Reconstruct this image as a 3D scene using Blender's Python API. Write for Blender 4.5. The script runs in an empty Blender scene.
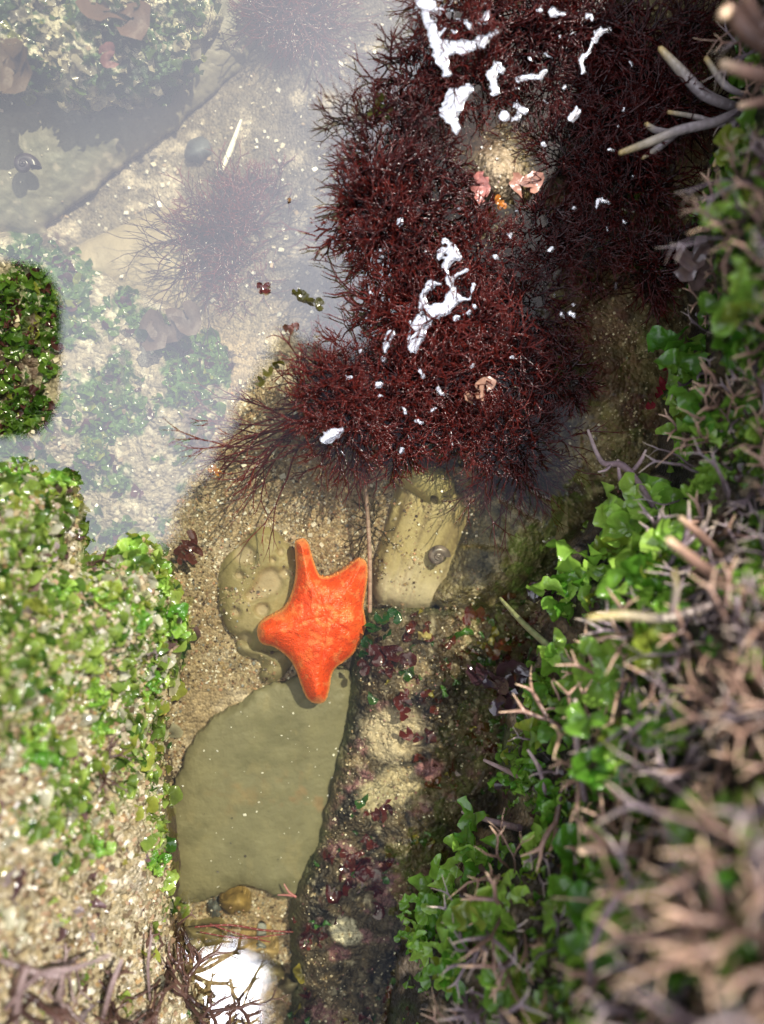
import bpy, math, random
import numpy as np
from mathutils import Vector, Matrix

# ------------------------------------------------------------------ camera
S = 0.01                       # everything below is written in centimetres
H = 28.0                       # camera height over the water (cm)
FPX = 764.0                    # focal length in pixels
NAD = (290.0, 450.0)           # pixel that looks straight down
W, HH = 764, 1024
scene = bpy.context.scene
n_dir = Vector(((NAD[0]-W/2)/FPX, (HH/2-NAD[1])/FPX, -1)).normalized()
Rq = n_dir.rotation_difference(Vector((0, 0, -1)))
Rm = np.array(Rq.to_matrix())

def P(px, py, z):
    """world point (cm) at height z that the camera sees at pixel (px,py)"""
    px = np.asarray(px, float); py = np.asarray(py, float); z = np.asarray(z, float)
    d = np.stack([(px-W/2)/FPX, (HH/2-py)/FPX, -np.ones_like(px)], -1) @ Rm.T
    k = (z-H)/d[..., 2]
    return np.stack([d[..., 0]*k, d[..., 1]*k, z], -1)

cam_d = bpy.data.cameras.new('camera'); cam = bpy.data.objects.new('camera', cam_d)
scene.collection.objects.link(cam); scene.camera = cam
cam.location = (0, 0, H*S); cam.rotation_mode = 'QUATERNION'; cam.rotation_quaternion = Rq
cam_d.sensor_fit = 'HORIZONTAL'; cam_d.sensor_width = 9.8; cam_d.lens = 9.8
cam_d.clip_start = 0.005; cam_d.clip_end = 100
cam_d.dof.use_dof = True; cam_d.dof.focus_distance = 0.288; cam_d.dof.aperture_fstop = 1.2

# ------------------------------------------------------------------ light
EL, AZ = 53.0, (0.60, 0.80)     # sun elevation, horizontal direction towards the sun
sd = Vector((AZ[0], AZ[1], 0)).normalized()*math.cos(math.radians(EL)); sd.z = math.sin(math.radians(EL))
sun_d = bpy.data.lights.new('sun', 'SUN'); sun_d.energy = 4.9; sun_d.angle = math.radians(0.5)
sun_d.color = (1, 0.955, 0.88)
sun = bpy.data.objects.new('sun', sun_d); scene.collection.objects.link(sun)
sun.rotation_mode = 'QUATERNION'; sun.rotation_quaternion = Vector((0, 0, -1)).rotation_difference(-sd)
scene.view_settings.view_transform = 'Standard'; scene.view_settings.look = 'None'
scene.view_settings.exposure = 0.24; scene.view_settings.gamma = 1
scene.cycles.max_bounces = 5; scene.cycles.transparent_max_bounces = 16
scene.cycles.sample_clamp_indirect = 4; scene.cycles.sample_clamp_direct = 0

world = bpy.data.worlds.new('World'); scene.world = world; world.use_nodes = True
nt = world.node_tree; N = nt.nodes; L = nt.links; N.clear()
out = N.new('ShaderNodeOutputWorld'); bg = N.new('ShaderNodeBackground'); bgc = N.new('ShaderNodeBackground')
sky = N.new('ShaderNodeTexSky'); sky.sky_type = 'NISHITA'; sky.sun_disc = False
sky.dust_density = 2.5; sky.sun_elevation = math.radians(EL); sky.sun_rotation = math.atan2(AZ[0], AZ[1])
L.new(sky.outputs[0], bg.inputs[0]); bg.inputs[1].default_value = 0.05
def M_(op, a, b=None, c=None, clamp=False, nodes=None, links=None):
    nodes = nodes or N; links = links or L
    n = nodes.new('ShaderNodeMath'); n.operation = op; n.use_clamp = clamp
    for i, v in enumerate((a, b, c)):
        if v is None: continue
        if isinstance(v, (int, float)): n.inputs[i].default_value = v
        else: links.new(v, n.inputs[i])
    return n.outputs[0]
# added bright cloud layer, its edge shaped to bound the pale reflection on the water
tc = N.new('ShaderNodeTexCoord'); sep = N.new('ShaderNodeSeparateXYZ'); L.new(tc.outputs['Generated'], sep.inputs[0])
zz = M_('MAXIMUM', sep.outputs[2], 0.02)
qx = M_('DIVIDE', sep.outputs[0], zz); qy = M_('DIVIDE', sep.outputs[1], zz)
comb = N.new('ShaderNodeCombineXYZ'); L.new(qx, comb.inputs[0]); L.new(qy, comb.inputs[1])
nz = N.new('ShaderNodeTexNoise'); nz.inputs['Scale'].default_value = 22; nz.inputs['Detail'].default_value = 6
nz.inputs['Roughness'].default_value = .68; L.new(comb.outputs[0], nz.inputs['Vector'])
nz2 = N.new('ShaderNodeTexNoise'); nz2.inputs['Scale'].default_value = 3; nz2.inputs['Detail'].default_value = 4
L.new(comb.outputs[0], nz2.inputs['Vector'])
a_, b_ = P(165, 540, 0)/H, P(480, -40, 0)/H
e = (b_-a_)[:2]; nrm = np.array([-e[1], e[0]])/np.linalg.norm(e)      # points to image left
dist = M_('ADD', M_('ADD', M_('MULTIPLY', qx, float(nrm[0])), M_('MULTIPLY', qy, float(nrm[1]))), float(-nrm @ a_[:2]))
if float(nrm @ (P(100, 300, 0)/H)[:2] - nrm @ a_[:2]) < 0: raise RuntimeError('cloud side')
dist = M_('ADD', dist, M_('MULTIPLY', M_('SUBTRACT', nz.outputs[0], 0.5), 0.075))
c3 = P(338, 285, 0)/H  # round bulge added to the cloud so the small cove mirrors bright
r3 = M_('SQRT', M_('ADD', M_('POWER', M_('SUBTRACT', qx, float(c3[0])), 2.0), M_('POWER', M_('SUBTRACT', qy, float(c3[1])), 2.0)))
dist3 = M_('ADD', M_('SUBTRACT', 0.082, r3), M_('MULTIPLY', M_('SUBTRACT', nz.outputs[0], 0.5), 0.075))
m1 = M_('MULTIPLY_ADD', M_('MAXIMUM', dist, dist3), 170.0, 0.5, clamp=True)
rr = M_('SQRT', M_('ADD', M_('MULTIPLY', qx, qx), M_('MULTIPLY', qy, qy)))
m1 = M_('MULTIPLY', m1, M_('MULTIPLY_ADD', rr, -2.2, 3.2, clamp=True))
c2 = P(203, 1000, 0)/H  # separate bright sky patch, added to whiten the water near the bottom edge
r2 = M_('SQRT', M_('ADD', M_('POWER', M_('SUBTRACT', qx, float(c2[0])), 2.0), M_('POWER', M_('SUBTRACT', qy, float(c2[1])), 2.0)))
m2 = M_('MULTIPLY_ADD', M_('ADD', r2, M_('MULTIPLY', M_('SUBTRACT', nz.outputs[0], .5), .12)), -60.0, 60*0.088, clamp=True)
ADDED_CLOUD, ADDED_PATCH = 2.1, 18.0
mod = M_('MULTIPLY_ADD', nz2.outputs[0], 0.7, 0.65)
far = M_('MULTIPLY_ADD', dist, -1.0, 1.35)
st = M_('ADD', M_('MULTIPLY', M_('MULTIPLY', M_('MULTIPLY', m1, mod), far), ADDED_CLOUD), M_('MULTIPLY', m2, ADDED_PATCH))
bgc.inputs[0].default_value = (0.88, 0.89, 1.0, 1); L.new(st, bgc.inputs[1])
add = N.new('ShaderNodeAddShader'); L.new(bg.outputs[0], add.inputs[0]); L.new(bgc.outputs[0], add.inputs[1])
L.new(add.outputs[0], out.inputs[0])

# ------------------------------------------------------------------ helpers
rng = np.random.default_rng(7); random.seed(7)
def tag(o, label=None, cat=None, group=None, kind=None):
    if label: o['label'] = label
    if cat: o['category'] = cat
    if group: o['group'] = group
    if kind: o['kind'] = kind
    return o
def make_mesh(name, V, F, mats, col=None, smooth=True, fm=None):
    """V (n,3) cm, F (m,k) index array or list of such arrays"""
    me = bpy.data.meshes.new(name)
    V = np.asarray(V, np.float32)*S
    if isinstance(F, (list, tuple)) and not isinstance(F[0], np.ndarray): F = np.array(F)
    if not isinstance(F, (list, tuple)): F = [F]
    F = [np.asarray(f, np.int32) for f in F if len(f)]
    loops = np.concatenate([f.ravel() for f in F]); sizes = np.concatenate([np.full(len(f), f.shape[1]) for f in F])
    starts = np.concatenate([[0], np.cumsum(sizes)[:-1]])
    me.vertices.add(len(V)); me.vertices.foreach_set('co', V.ravel())
    me.loops.add(len(loops)); me.loops.foreach_set('vertex_index', loops.astype(np.int32))
    me.polygons.add(len(sizes)); me.polygons.foreach_set('loop_start', starts.astype(np.int32))
    me.polygons.foreach_set('loop_total', sizes.astype(np.int32))
    me.polygons.foreach_set('use_smooth', np.full(len(sizes), smooth))
    if fm is not None: me.polygons.foreach_set('material_index', np.asarray(fm, np.int32))
    me.update(calc_edges=True)
    if col is not None:
        a = me.attributes.new('Col', 'FLOAT_COLOR', 'POINT')
        c = np.ones((len(V), 4), np.float32); c[:, :3] = col
        a.data.foreach_set('color', c.ravel())
    for m in (mats if isinstance(mats, (list, tuple)) else [mats]): me.materials.append(m)
    return me
def obj(name, me, loc=(0, 0, 0), parent=None, rot=None, scale=None):
    o = bpy.data.objects.new(name, me); scene.collection.objects.link(o)
    o.location = Vector([float(c)*S for c in loc])
    if rot is not None: o.rotation_euler = rot
    if scale is not None: o.scale = scale if hasattr(scale, '__len__') else (scale,)*3
    o.parent = parent
    return o
def world_obj(name, V, F, mats, col=None, parent=None, **k):
    """mesh given in world cm; origin moved to its base centre"""
    V = np.asarray(V, float)
    c = np.array([(V[:, 0].min()+V[:, 0].max())/2, (V[:, 1].min()+V[:, 1].max())/2, V[:, 2].min()])
    pl = np.array(parent.location)/S if parent else np.zeros(3)
    return obj(name, make_mesh(name, V-c, F, mats, col, **k), c-pl, parent)

# value noise in pixel space
def _vn(x, y, seed):
    r = np.random.default_rng(seed); T = r.random((256, 256))
    xi = np.floor(x).astype(int); yi = np.floor(y).astype(int); fx = x-xi; fy = y-yi
    fx = fx*fx*(3-2*fx); fy = fy*fy*(3-2*fy)
    g = lambda a, b: T[a & 255, b & 255]
    return (g(xi, yi)*(1-fx)+g(xi+1, yi)*fx)*(1-fy)+(g(xi, yi+1)*(1-fx)+g(xi+1, yi+1)*fx)*fy
def fbm(u, v, size, octv=4, seed=0, rough=.5):
    t = 0; a = 1; s = 0
    for i in range(octv):
        t = t+a*(_vn(u/size*2**i+31.7*i, v/size*2**i+17.3*i, seed+i)*2-1); s += a; a *= rough
    return t/s
def sst(a, b, x):
    t = np.clip((x-a)/(b-a), 0, 1); return t*t*(3-2*t)
def mix(a, b, t):
    t = np.asarray(t)[..., None]; return a*(1-t)+np.asarray(b)*t
def sdf(poly, u, v):
    """signed distance, positive inside"""
    p = np.asarray(poly, float); n = len(p)
    best = np.full(u.shape, 1e9); ins = np.zeros(u.shape, bool)
    for i in range(n):
        a = p[i]; b = p[(i+1) % n]; e0, e1 = b-a
        w0 = u-a[0]; w1 = v-a[1]
        t = np.clip((w0*e0+w1*e1)/(e0*e0+e1*e1+1e-9), 0, 1)
        best = np.minimum(best, (w0-e0*t)**2+(w1-e1*t)**2)
        c = ((a[1] > v) != (b[1] > v)) & (u < (b[0]-a[0])*(v-a[1])/(b[1]-a[1]+1e-12)+a[0])
        ins ^= c
    return np.where(ins, 1, -1)*np.sqrt(best)
def spline(poly, k=6):
    p = np.asarray(poly, float); n = len(p); o = []
    for i in range(n):
        p0, p1, p2, p3 = p[i-1], p[i], p[(i+1) % n], p[(i+2) % n]
        for j in range(k):
            t = j/k
            o.append(.5*((2*p1)+(-p0+p2)*t+(2*p0-5*p1+4*p2-p3)*t*t+(-p0+3*p1-3*p2+p3)*t**3))
    return np.array(o)

# ------------------------------------------------------------------ materials
def col_mat(name, rough=.55, spec=.5, nscale=14, nvar=.45, bump=.0006, bscale=12, bs=.7, transl=0, vor=0, vorvar=.5, coat=0, detail=5, rvar=0):
    """base colour from the mesh's own pigment attribute, broken up by fine noise; scales per cm"""
    m = bpy.data.materials.new(name); m.use_nodes = True
    n = m.node_tree.nodes; l = m.node_tree.links; bs_ = n['Principled BSDF']
    at = n.new('ShaderNodeAttribute'); at.attribute_name = 'Col'
    co = n.new('ShaderNodeTexCoord')
    nz = n.new('ShaderNodeTexNoise'); nz.inputs['Scale'].default_value = nscale*100/10; nz.inputs['Detail'].default_value = detail
    nz.inputs['Roughness'].default_value = .65; l.new(co.outputs['Object'], nz.inputs['Vector'])
    f = M_('MULTIPLY_ADD', nz.outputs[0], 2*nvar*1.6, 1-nvar*1.6, nodes=n, links=l)
    if vor:
        vo = n.new('ShaderNodeTexVoronoi'); vo.inputs['Scale'].default_value = vor*100; l.new(co.outputs['Object'], vo.inputs['Vector'])
        sp = n.new('ShaderNodeSeparateColor'); l.new(vo.outputs['Color'], sp.inputs[0])
        f = M_('MULTIPLY', f, M_('MULTIPLY_ADD', sp.outputs[0], 2*vorvar, 1-vorvar, nodes=n, links=l), nodes=n, links=l)
    mx = n.new('ShaderNodeVectorMath'); mx.operation = 'SCALE'; l.new(at.outputs['Color'], mx.inputs[0]); l.new(f, mx.inputs['Scale'])
    l.new(mx.outputs[0], bs_.inputs['Base Color'])
    bs_.inputs['Roughness'].default_value = rough; bs_.inputs['Specular IOR Level'].default_value = spec
    if rvar:
        l.new(M_('MULTIPLY_ADD', nz.outputs[0], rvar*2, rough-rvar, nodes=n, links=l), bs_.inputs['Roughness'])
    if coat: bs_.inputs['Coat Weight'].default_value = coat; bs_.inputs['Coat Roughness'].default_value = .08
    nb = n.new('ShaderNodeTexNoise'); nb.inputs['Scale'].default_value = bscale*10; nb.inputs['Detail'].default_value = 5
    l.new(co.outputs['Object'], nb.inputs['Vector'])
    hgt = nb.outputs[0]
    if vor: hgt = M_('ADD', hgt, M_('MULTIPLY', vo.outputs['Distance'], -.6, nodes=n, links=l), nodes=n, links=l)
    bp = n.new('ShaderNodeBump'); bp.inputs['Strength'].default_value = bs; bp.inputs['Distance'].default_value = bump
    l.new(hgt, bp.inputs['Height']); l.new(bp.outputs[0], bs_.inputs['Normal'])
    if transl:
        tr = n.new('ShaderNodeBsdfTranslucent'); l.new(mx.outputs[0], tr.inputs[0]); l.new(bp.outputs[0], tr.inputs['Normal'])
        ms = n.new('ShaderNodeMixShader'); ms.inputs[0].default_value = transl
        l.new(bs_.outputs[0], ms.inputs[1]); l.new(tr.outputs[0], ms.inputs[2]); l.new(ms.outputs[0], n['Material Output'].inputs[0])
    return m
M = dict(
    sand=col_mat('sand', .5, .4, 8, .3, .0010, 60, .8, vor=9, vorvar=.4),
    rock=col_mat('rock_crust', .5, .5, 30, .6, .0020, 40, .9, vor=6, vorvar=.25, detail=8),
    stone=col_mat('smooth_stone', .5, .35, 9, .24, .0006, 50, .7, detail=10),
    star=col_mat('starfish_skin', .36, .5, 50, .14, .0006, 70, .6, vor=16, vorvar=.16),
    red=col_mat('red_seaweed', .2, .6, 10, .35, .0002, 30, .3, transl=.3),
    green=col_mat('green_seaweed', .14, .7, 14, .5, .0012, 18, .8, transl=.48, coat=.4),
    twig=col_mat('twig_seaweed', .28, .5, 16, .5, .0007, 30, .8),
    grit=col_mat('shell_grit', .3, .5, 10, .2, .0002, 60, .4),
    wet=col_mat('wet_blade', .12, .7, 8, .35, .0010, 12, .7, transl=.2, coat=.5),
    plain=col_mat('phone_body', .3, .5, 5, .05),
)
# water: thin clear surface, part mirror part window
mw = bpy.data.materials.new('water'); mw.use_nodes = True; n = mw.node_tree.nodes; l = mw.node_tree.links
n.remove(n['Principled BSDF'])
tr = n.new('ShaderNodeBsdfTransparent'); tr.inputs[0].default_value = (.95, .94, .82, 1)
gl = n.new('ShaderNodeBsdfGlossy'); gl.inputs['Roughness'].default_value = 0.0
ms = n.new('ShaderNodeMixShader'); ms.inputs[0].default_value = .13
co = n.new('ShaderNodeTexCoord'); nb = n.new('ShaderNodeTexNoise'); nb.inputs['Scale'].default_value = 45; nb.inputs['Detail'].default_value = 2
l.new(co.outputs['Object'], nb.inputs['Vector']); bp = n.new('ShaderNodeBump'); bp.inputs['Strength'].default_value = .05; bp.inputs['Distance'].default_value = .001
l.new(nb.outputs[0], bp.inputs['Height']); l.new(bp.outputs[0], gl.inputs['Normal'])
l.new(tr.outputs[0], ms.inputs[1]); l.new(gl.outputs[0], ms.inputs[2]); l.new(ms.outputs[0], n['Material Output'].inputs[0])
M['water'] = mw
mf = bpy.data.materials.new('glint_film'); mf.use_nodes = True; n = mf.node_tree.nodes; l = mf.node_tree.links
n.remove(n['Principled BSDF']); tr = n.new('ShaderNodeBsdfTransparent'); gl = n.new('ShaderNodeBsdfGlossy'); gl.inputs['Roughness'].default_value = .04
ms = n.new('ShaderNodeMixShader'); ms.inputs[0].default_value = .40  # mirror share set high so the added films show as white glints
l.new(tr.outputs[0], ms.inputs[1]); l.new(gl.outputs[0], ms.inputs[2]); l.new(ms.outputs[0], n['Material Output'].inputs[0])
M['film'] = mf

# ------------------------------------------------------------------ ground layers, laid out on one grid
ST = 2.0
ug = np.arange(-200, 966, ST); vg = np.arange(-200, 1226, ST)
U, Vv = np.meshgrid(ug, vg, indexing='ij')
def grid_mesh(z, keep):
    """world verts and quads of a height sheet over the pixel grid"""
    nu, nv = U.shape
    idx = np.arange(nu*nv).reshape(nu, nv)
    k = keep[:-1, :-1] & keep[1:, :-1] & keep[1:, 1:] & keep[:-1, 1:]
    q = np.stack([idx[:-1, :-1], idx[:-1, 1:], idx[1:, 1:], idx[1:, :-1]], -1)[k]
    used = np.unique(q); rem = np.zeros(nu*nv, int); rem[used] = np.arange(len(used))
    return P(U.ravel()[used], Vv.ravel()[used], z.ravel()[used]), rem[q], used

left_poly = spline([(-400, 462), (0, 466), (35, 470), (68, 484), (82, 520), (90, 555), (120, 548), (152, 545), (168, 580), (182, 640), (165, 690), (162, 760), (172, 850), (172, 905), (182, 960), (215, 1040), (240, 1300), (-400, 1300)], 4)
central_poly = spline([(366, 612), (400, 604), (470, 604), (520, 590), (600, 520), (760, 560), (800, 1300), (285, 1300), (292, 1000), (292, 900), (318, 840), (342, 740), (350, 680), (358, 640)], 4)
right_poly = spline([(745, -400), (742, 0), (728, 120), (690, 240), (694, 330), (668, 385), (655, 470), (610, 510), (560, 570), (548, 620), (520, 690), (500, 760), (498, 810), (455, 860), (425, 920), (400, 980), (400, 1400), (1300, 1400), (1300, -400)], 4)
weed_poly = spline([(440, -300), (420, 20), (375, 110), (345, 190), (325, 270), (345, 320), (300, 390), (330, 440), (420, 455), (480, 478), (560, 488), (570, 560), (620, 600), (800, 520), (900, 100), (900, -300)], 4)
knob_poly = spline([(-400, -400), (260, -400), (225, -20), (205, 50), (180, 88), (120, 108), (60, 112), (0, 96), (-400, 90)], 4)
band_poly = spline([(-400, 250), (0, 238), (50, 222), (120, 168), (185, 118), (245, 62), (268, 10), (300, -200), (260, -400), (-400, -400)], 4)
slabfar_poly = spline([(60, 262), (150, 215), (240, 180), (278, 130), (285, 60), (303, 38), (322, 70), (335, 160), (345, 260), (300, 320), (180, 330), (100, 300)], 4)
mossy_poly = spline([(-400, 240), (0, 240), (60, 250), (130, 290), (215, 330), (245, 380), (215, 470), (170, 560), (100, 640), (-400, 600)], 4)

Zbed = -2.6-2.6*sst(0, 1, ((250-U)+(470-Vv)*.5)/260)+.35*fbm(U, Vv, 120, 3, 1)+.10*fbm(U, Vv, 14, 3, 5)
top = Zbed.copy(); owner = np.zeros(U.shape, int)
SAND = np.array([.32, .24, .14])
cbed = np.ones(U.shape+(3,))*SAND
cbed = mix(cbed, (.30, .25, .15), sst(-.2, .5, fbm(U, Vv, 60, 4, 11))*.6)
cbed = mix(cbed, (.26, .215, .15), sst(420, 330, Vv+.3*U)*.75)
cbed = cbed*(1-.48*sst(440, 340, Vv+.3*U))[..., None]  # far bottom darkened to make the sky reflection look stronger
cbed = mix(cbed, (.10, .085, .07), sst(240, 300, U+20*fbm(U, Vv, 40, 3, 15))*sst(400, 340, Vv)*.8)  # darker still where the bright reflection should hide the bottom
cbed = mix(cbed, (.50, .42, .31), sst(.1, .5, fbm(U, Vv, 25, 4, 12))*.7)
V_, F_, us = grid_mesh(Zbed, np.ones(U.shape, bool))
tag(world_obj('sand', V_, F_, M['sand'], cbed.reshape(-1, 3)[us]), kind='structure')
def layer(name, k, poly, zf, colf, matname, warp=5, wscale=22, drop=.22, label=None, cat=None):
    global top, owner
    d = sdf(poly, U, Vv)+warp*fbm(U, Vv, wscale, 4, 100+k)
    z = np.where(d > 0, zf(np.maximum(d, 0)), zf(np.zeros_like(d))+drop*np.minimum(d, 0))
    keep = (d > -26) 
    c = colf(d)
    V_, F_, us = grid_mesh(z, keep)
    o = world_obj(name, V_, F_, M[matname], c.reshape(-1, 3)[us])
    if label: tag(o, label, cat)
    else: tag(o, kind='structure')
    zz = np.where(keep, z, -99); m = zz > top
    top = np.where(m, zz, top); owner = np.where(m, k, owner)
    return o
# 1 smooth band of rock in the far pool
def c_band(d):
    c = np.ones(U.shape+(3,))*np.array([.21, .185, .125]); c = mix(c, (.13, .13, .085), sst(-.1, .5, fbm(U, Vv, 90, 4, 21)))
    return mix(c, (.42, .36, .27), sst(.35, .6, fbm(U, Vv, 12, 3, 22))*.6)
layer('rock_shelf', 1, band_poly, lambda d: -4.9+1.1*(1-np.exp(-d/30))+.3*fbm(U, Vv, 80, 3, 2)+.05*fbm(U, Vv, 8, 3, 23), c_band, 'stone', 5, 16,
      label='smooth olive brown rock band beneath the cloudy upper left water, beside the shell channel', cat='rock')
def c_slabfar(d):
    c = np.ones(U.shape+(3,))*np.array([.33, .27, .17]); return mix(c, (.24, .20, .12), sst(-.1, .5, fbm(U, Vv, 50, 4, 31)))
layer('sunken_rock', 2, slabfar_poly, lambda d: -4.9+.9*(1-np.exp(-d/14))+.25*fbm(U, Vv, 60, 3, 3)+.06*fbm(U, Vv, 9, 3, 33), c_slabfar, 'stone', 4, 25,
      label='pale tan pointed rock under the water, right of the white shell sliver', cat='rock')
def c_knob(d):
    c = np.ones(U.shape+(3,))*np.array([.42, .38, .26]); g = sst(-.12, .12, fbm(U, Vv, 26, 4, 41, .6))
    c = mix(c, (.05, .10, .03), g); c = mix(c, (.02, .035, .02), sst(.25, .45, fbm(U, Vv, 34, 4, 42)))
    c = mix(c, (.8, .72, .55), sst(.3, .5, fbm(U, Vv, 9, 3, 43))*.8)
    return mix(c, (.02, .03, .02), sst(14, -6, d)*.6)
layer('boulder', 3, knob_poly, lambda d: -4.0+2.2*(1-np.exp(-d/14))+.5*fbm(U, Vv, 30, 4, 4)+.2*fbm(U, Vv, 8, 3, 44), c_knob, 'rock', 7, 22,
      label='lumpy pale boulder with dark green growth at the upper left, under water', cat='rock')
def c_mossy(d):
    c = np.ones(U.shape+(3,))*np.array([.28, .235, .16]); g = sst(-.15, .1, fbm(U, Vv, 30, 5, 51, .6))
    c = mix(c, (.05, .12, .015), g); c = mix(c, (.07, .03, .025), sst(.2, .5, fbm(U, Vv, 40, 4, 52))*.8)
    return mix(c, (.55, .50, .38), sst(.22, .45, fbm(U, Vv, 9, 3, 53))*.7)
layer('mossy_rock', 4, mossy_poly, lambda d: -3.4+1.1*(1-np.exp(-d/30))+.35*fbm(U, Vv, 40, 4, 6)+.16*fbm(U, Vv, 8, 3, 54), c_mossy, 'rock', 9, 30,
      label='mottled green and cream rock beneath the clouded water at the left', cat='rock')
# 5 rock carrying the dark red weed
def c_weed(d):
    c = np.ones(U.shape+(3,))*np.array([.18, .135, .065]); c = mix(c, (.05, .037, .018), sst(-.1, .3, fbm(U, Vv, 40, 5, 61, .6)))
    c = mix(c, (.42, .35, .2), sst(.1, .5, fbm(U, Vv, 10, 4, 62, .6))*.7)
    c = mix(c, (.09, .02, .02), sst(0, .4, fbm(U, Vv, 60, 4, 63))*.6*(Vv < 430))
    return mix(c, (.44, .33, .20), sst(1, .3, np.hypot((U-500)/36, (Vv-172)/42)+.4*fbm(U, Vv, 12, 4, 65)))
layer('weed_rock', 5, weed_poly, lambda d: -2.6+1.6*(1-np.exp(-d/35))+1.9*np.exp(-((U-500)/34)**2-((Vv-172)/40)**2)+.35*fbm(U, Vv, 60, 4, 7)+.15*fbm(U, Vv, 11, 4, 64), c_weed, 'rock', 7, 26,
      label='olive brown submerged rock carrying the dark red seaweed', cat='rock')
# 6 central crusted rock
def c_cen(d):
    c = np.ones(U.shape+(3,))*np.array([.085, .062, .032]); c = mix(c, (.022, .017, .010), sst(-.15, .25, fbm(U, Vv, 35, 5, 71, .65)))
    c = mix(c, (.27, .20, .115), sst(.18, .5, fbm(U, Vv, 42, 5, 72, .65))); c = mix(c, (.24, .11, .12), sst(.15, .4, fbm(U, Vv, 30, 5, 73, .6))*.8*(Vv > 700))
    c = mix(c, (.55, .48, .33), sst(.3, .55, fbm(U, Vv, 9, 4, 74, .6))*.5)
    for (x, y, r, cc) in ((392, 735, 34, (.46, .38, .25)), (400, 785, 26, (.40, .33, .2)), (375, 800, 22, (.42, .36, .22)), (345, 930, 15, (.6, .55, .4)), (430, 770, 16, (.3, .14, .15))):  # sandy and pink spots; the first two also carry sunlit brightness
        r0 = np.hypot(U-x, Vv-y)+8*fbm(U, Vv, 14, 3, int(x)); c = mix(c, cc, sst(r, r*.6, r0))
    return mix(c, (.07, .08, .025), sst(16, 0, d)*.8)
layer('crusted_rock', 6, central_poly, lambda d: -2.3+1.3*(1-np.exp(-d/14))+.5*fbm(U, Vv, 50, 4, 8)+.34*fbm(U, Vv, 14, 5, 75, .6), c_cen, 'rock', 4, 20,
      label='dark rock crusted with sand and pink patches, right of the orange starfish', cat='rock')
# 7 left bank
def c_left(d):
    c = np.ones(U.shape+(3,))*np.array([.36, .30, .18]); c = mix(c, (.14, .11, .05), sst(0, .4, fbm(U, Vv, 24, 5, 81, .6)))
    c = mix(c, (.62, .54, .40), sst(.1, .4, fbm(U, Vv, 10, 4, 82, .6))*.8)
    g = sst(-.15, .2, fbm(U, Vv, 34, 4, 83)+.5*sst(870, 740, Vv)-.12-.5*sst(860, 980, Vv)); c = mix(c, (.16, .24, .06), g*.6)
    return mix(c, (.09, .04, .03), sst(12, 0, d)*sst(700, 740, Vv)*.8)  # reddish dark rim: the bank's edge shadow put into the colour
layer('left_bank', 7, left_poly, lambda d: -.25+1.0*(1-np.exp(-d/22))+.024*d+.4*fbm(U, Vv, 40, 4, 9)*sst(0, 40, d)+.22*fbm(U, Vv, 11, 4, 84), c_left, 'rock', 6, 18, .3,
      label='sunlit sandy rock bank covered with small bright green weed at the lower left', cat='rock ledge')
def c_right(d):
    c = np.ones(U.shape+(3,))*np.array([.09, .065, .04]); c = mix(c, (.02, .017, .012), sst(-.2, .2, fbm(U, Vv, 40, 4, 91)))
    c = mix(c, (.36, .27, .17), sst(.05, .4, fbm(U, Vv, 22, 5, 92, .6))*.8); return mix(c, (.06, .12, .02), sst(0, .4, fbm(U, Vv, 50, 4, 93))*.7)
layer('right_bank', 8, right_poly, lambda d: 0.1+2.0*(1-np.exp(-d/40))+.032*np.minimum(d, 330)+3.2*sst(420, 250, Vv)*sst(0, 50, d)+1.6*sst(150, 330, d)*sst(650, 950, Vv)+.6*fbm(U, Vv, 55, 4, 10)*sst(0, 50, d)+.3*fbm(U, Vv, 16, 4, 94), c_right, 'rock', 8, 26, .3,
      label='steep dark rock bank rising on the right, overgrown with green and twiggy weed', cat='rock ledge')

Pw = P(U, Vv, top)
def samp(arr, px, py):
    x = np.clip((np.asarray(px, float)-ug[0])/ST, 0, len(ug)-1.001); y = np.clip((np.asarray(py, float)-vg[0])/ST, 0, len(vg)-1.001)
    i = x.astype(int); j = y.astype(int); fx = x-i; fy = y-j
    return arr[i, j]*(1-fx)*(1-fy)+arr[i+1, j]*fx*(1-fy)+arr[i, j+1]*(1-fx)*fy+arr[i+1, j+1]*fx*fy
def samp_i(arr, px, py):
    i = np.clip(((np.asarray(px, float)-ug[0])/ST).round().astype(int), 0, len(ug)-1); j = np.clip(((np.asarray(py, float)-vg[0])/ST).round().astype(int), 0, len(vg)-1)
    return arr[i, j]

# ground far beyond the pool
o = obj('ground', make_mesh('ground', [(-300, -300, -9.5), (300, -300, -9.5), (300, 300, -9.5), (-300, 300, -9.5)], [(0, 1, 2, 3)], M['rock'], [(.2, .17, .1)]*4)); tag(o, kind='structure')

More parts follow.
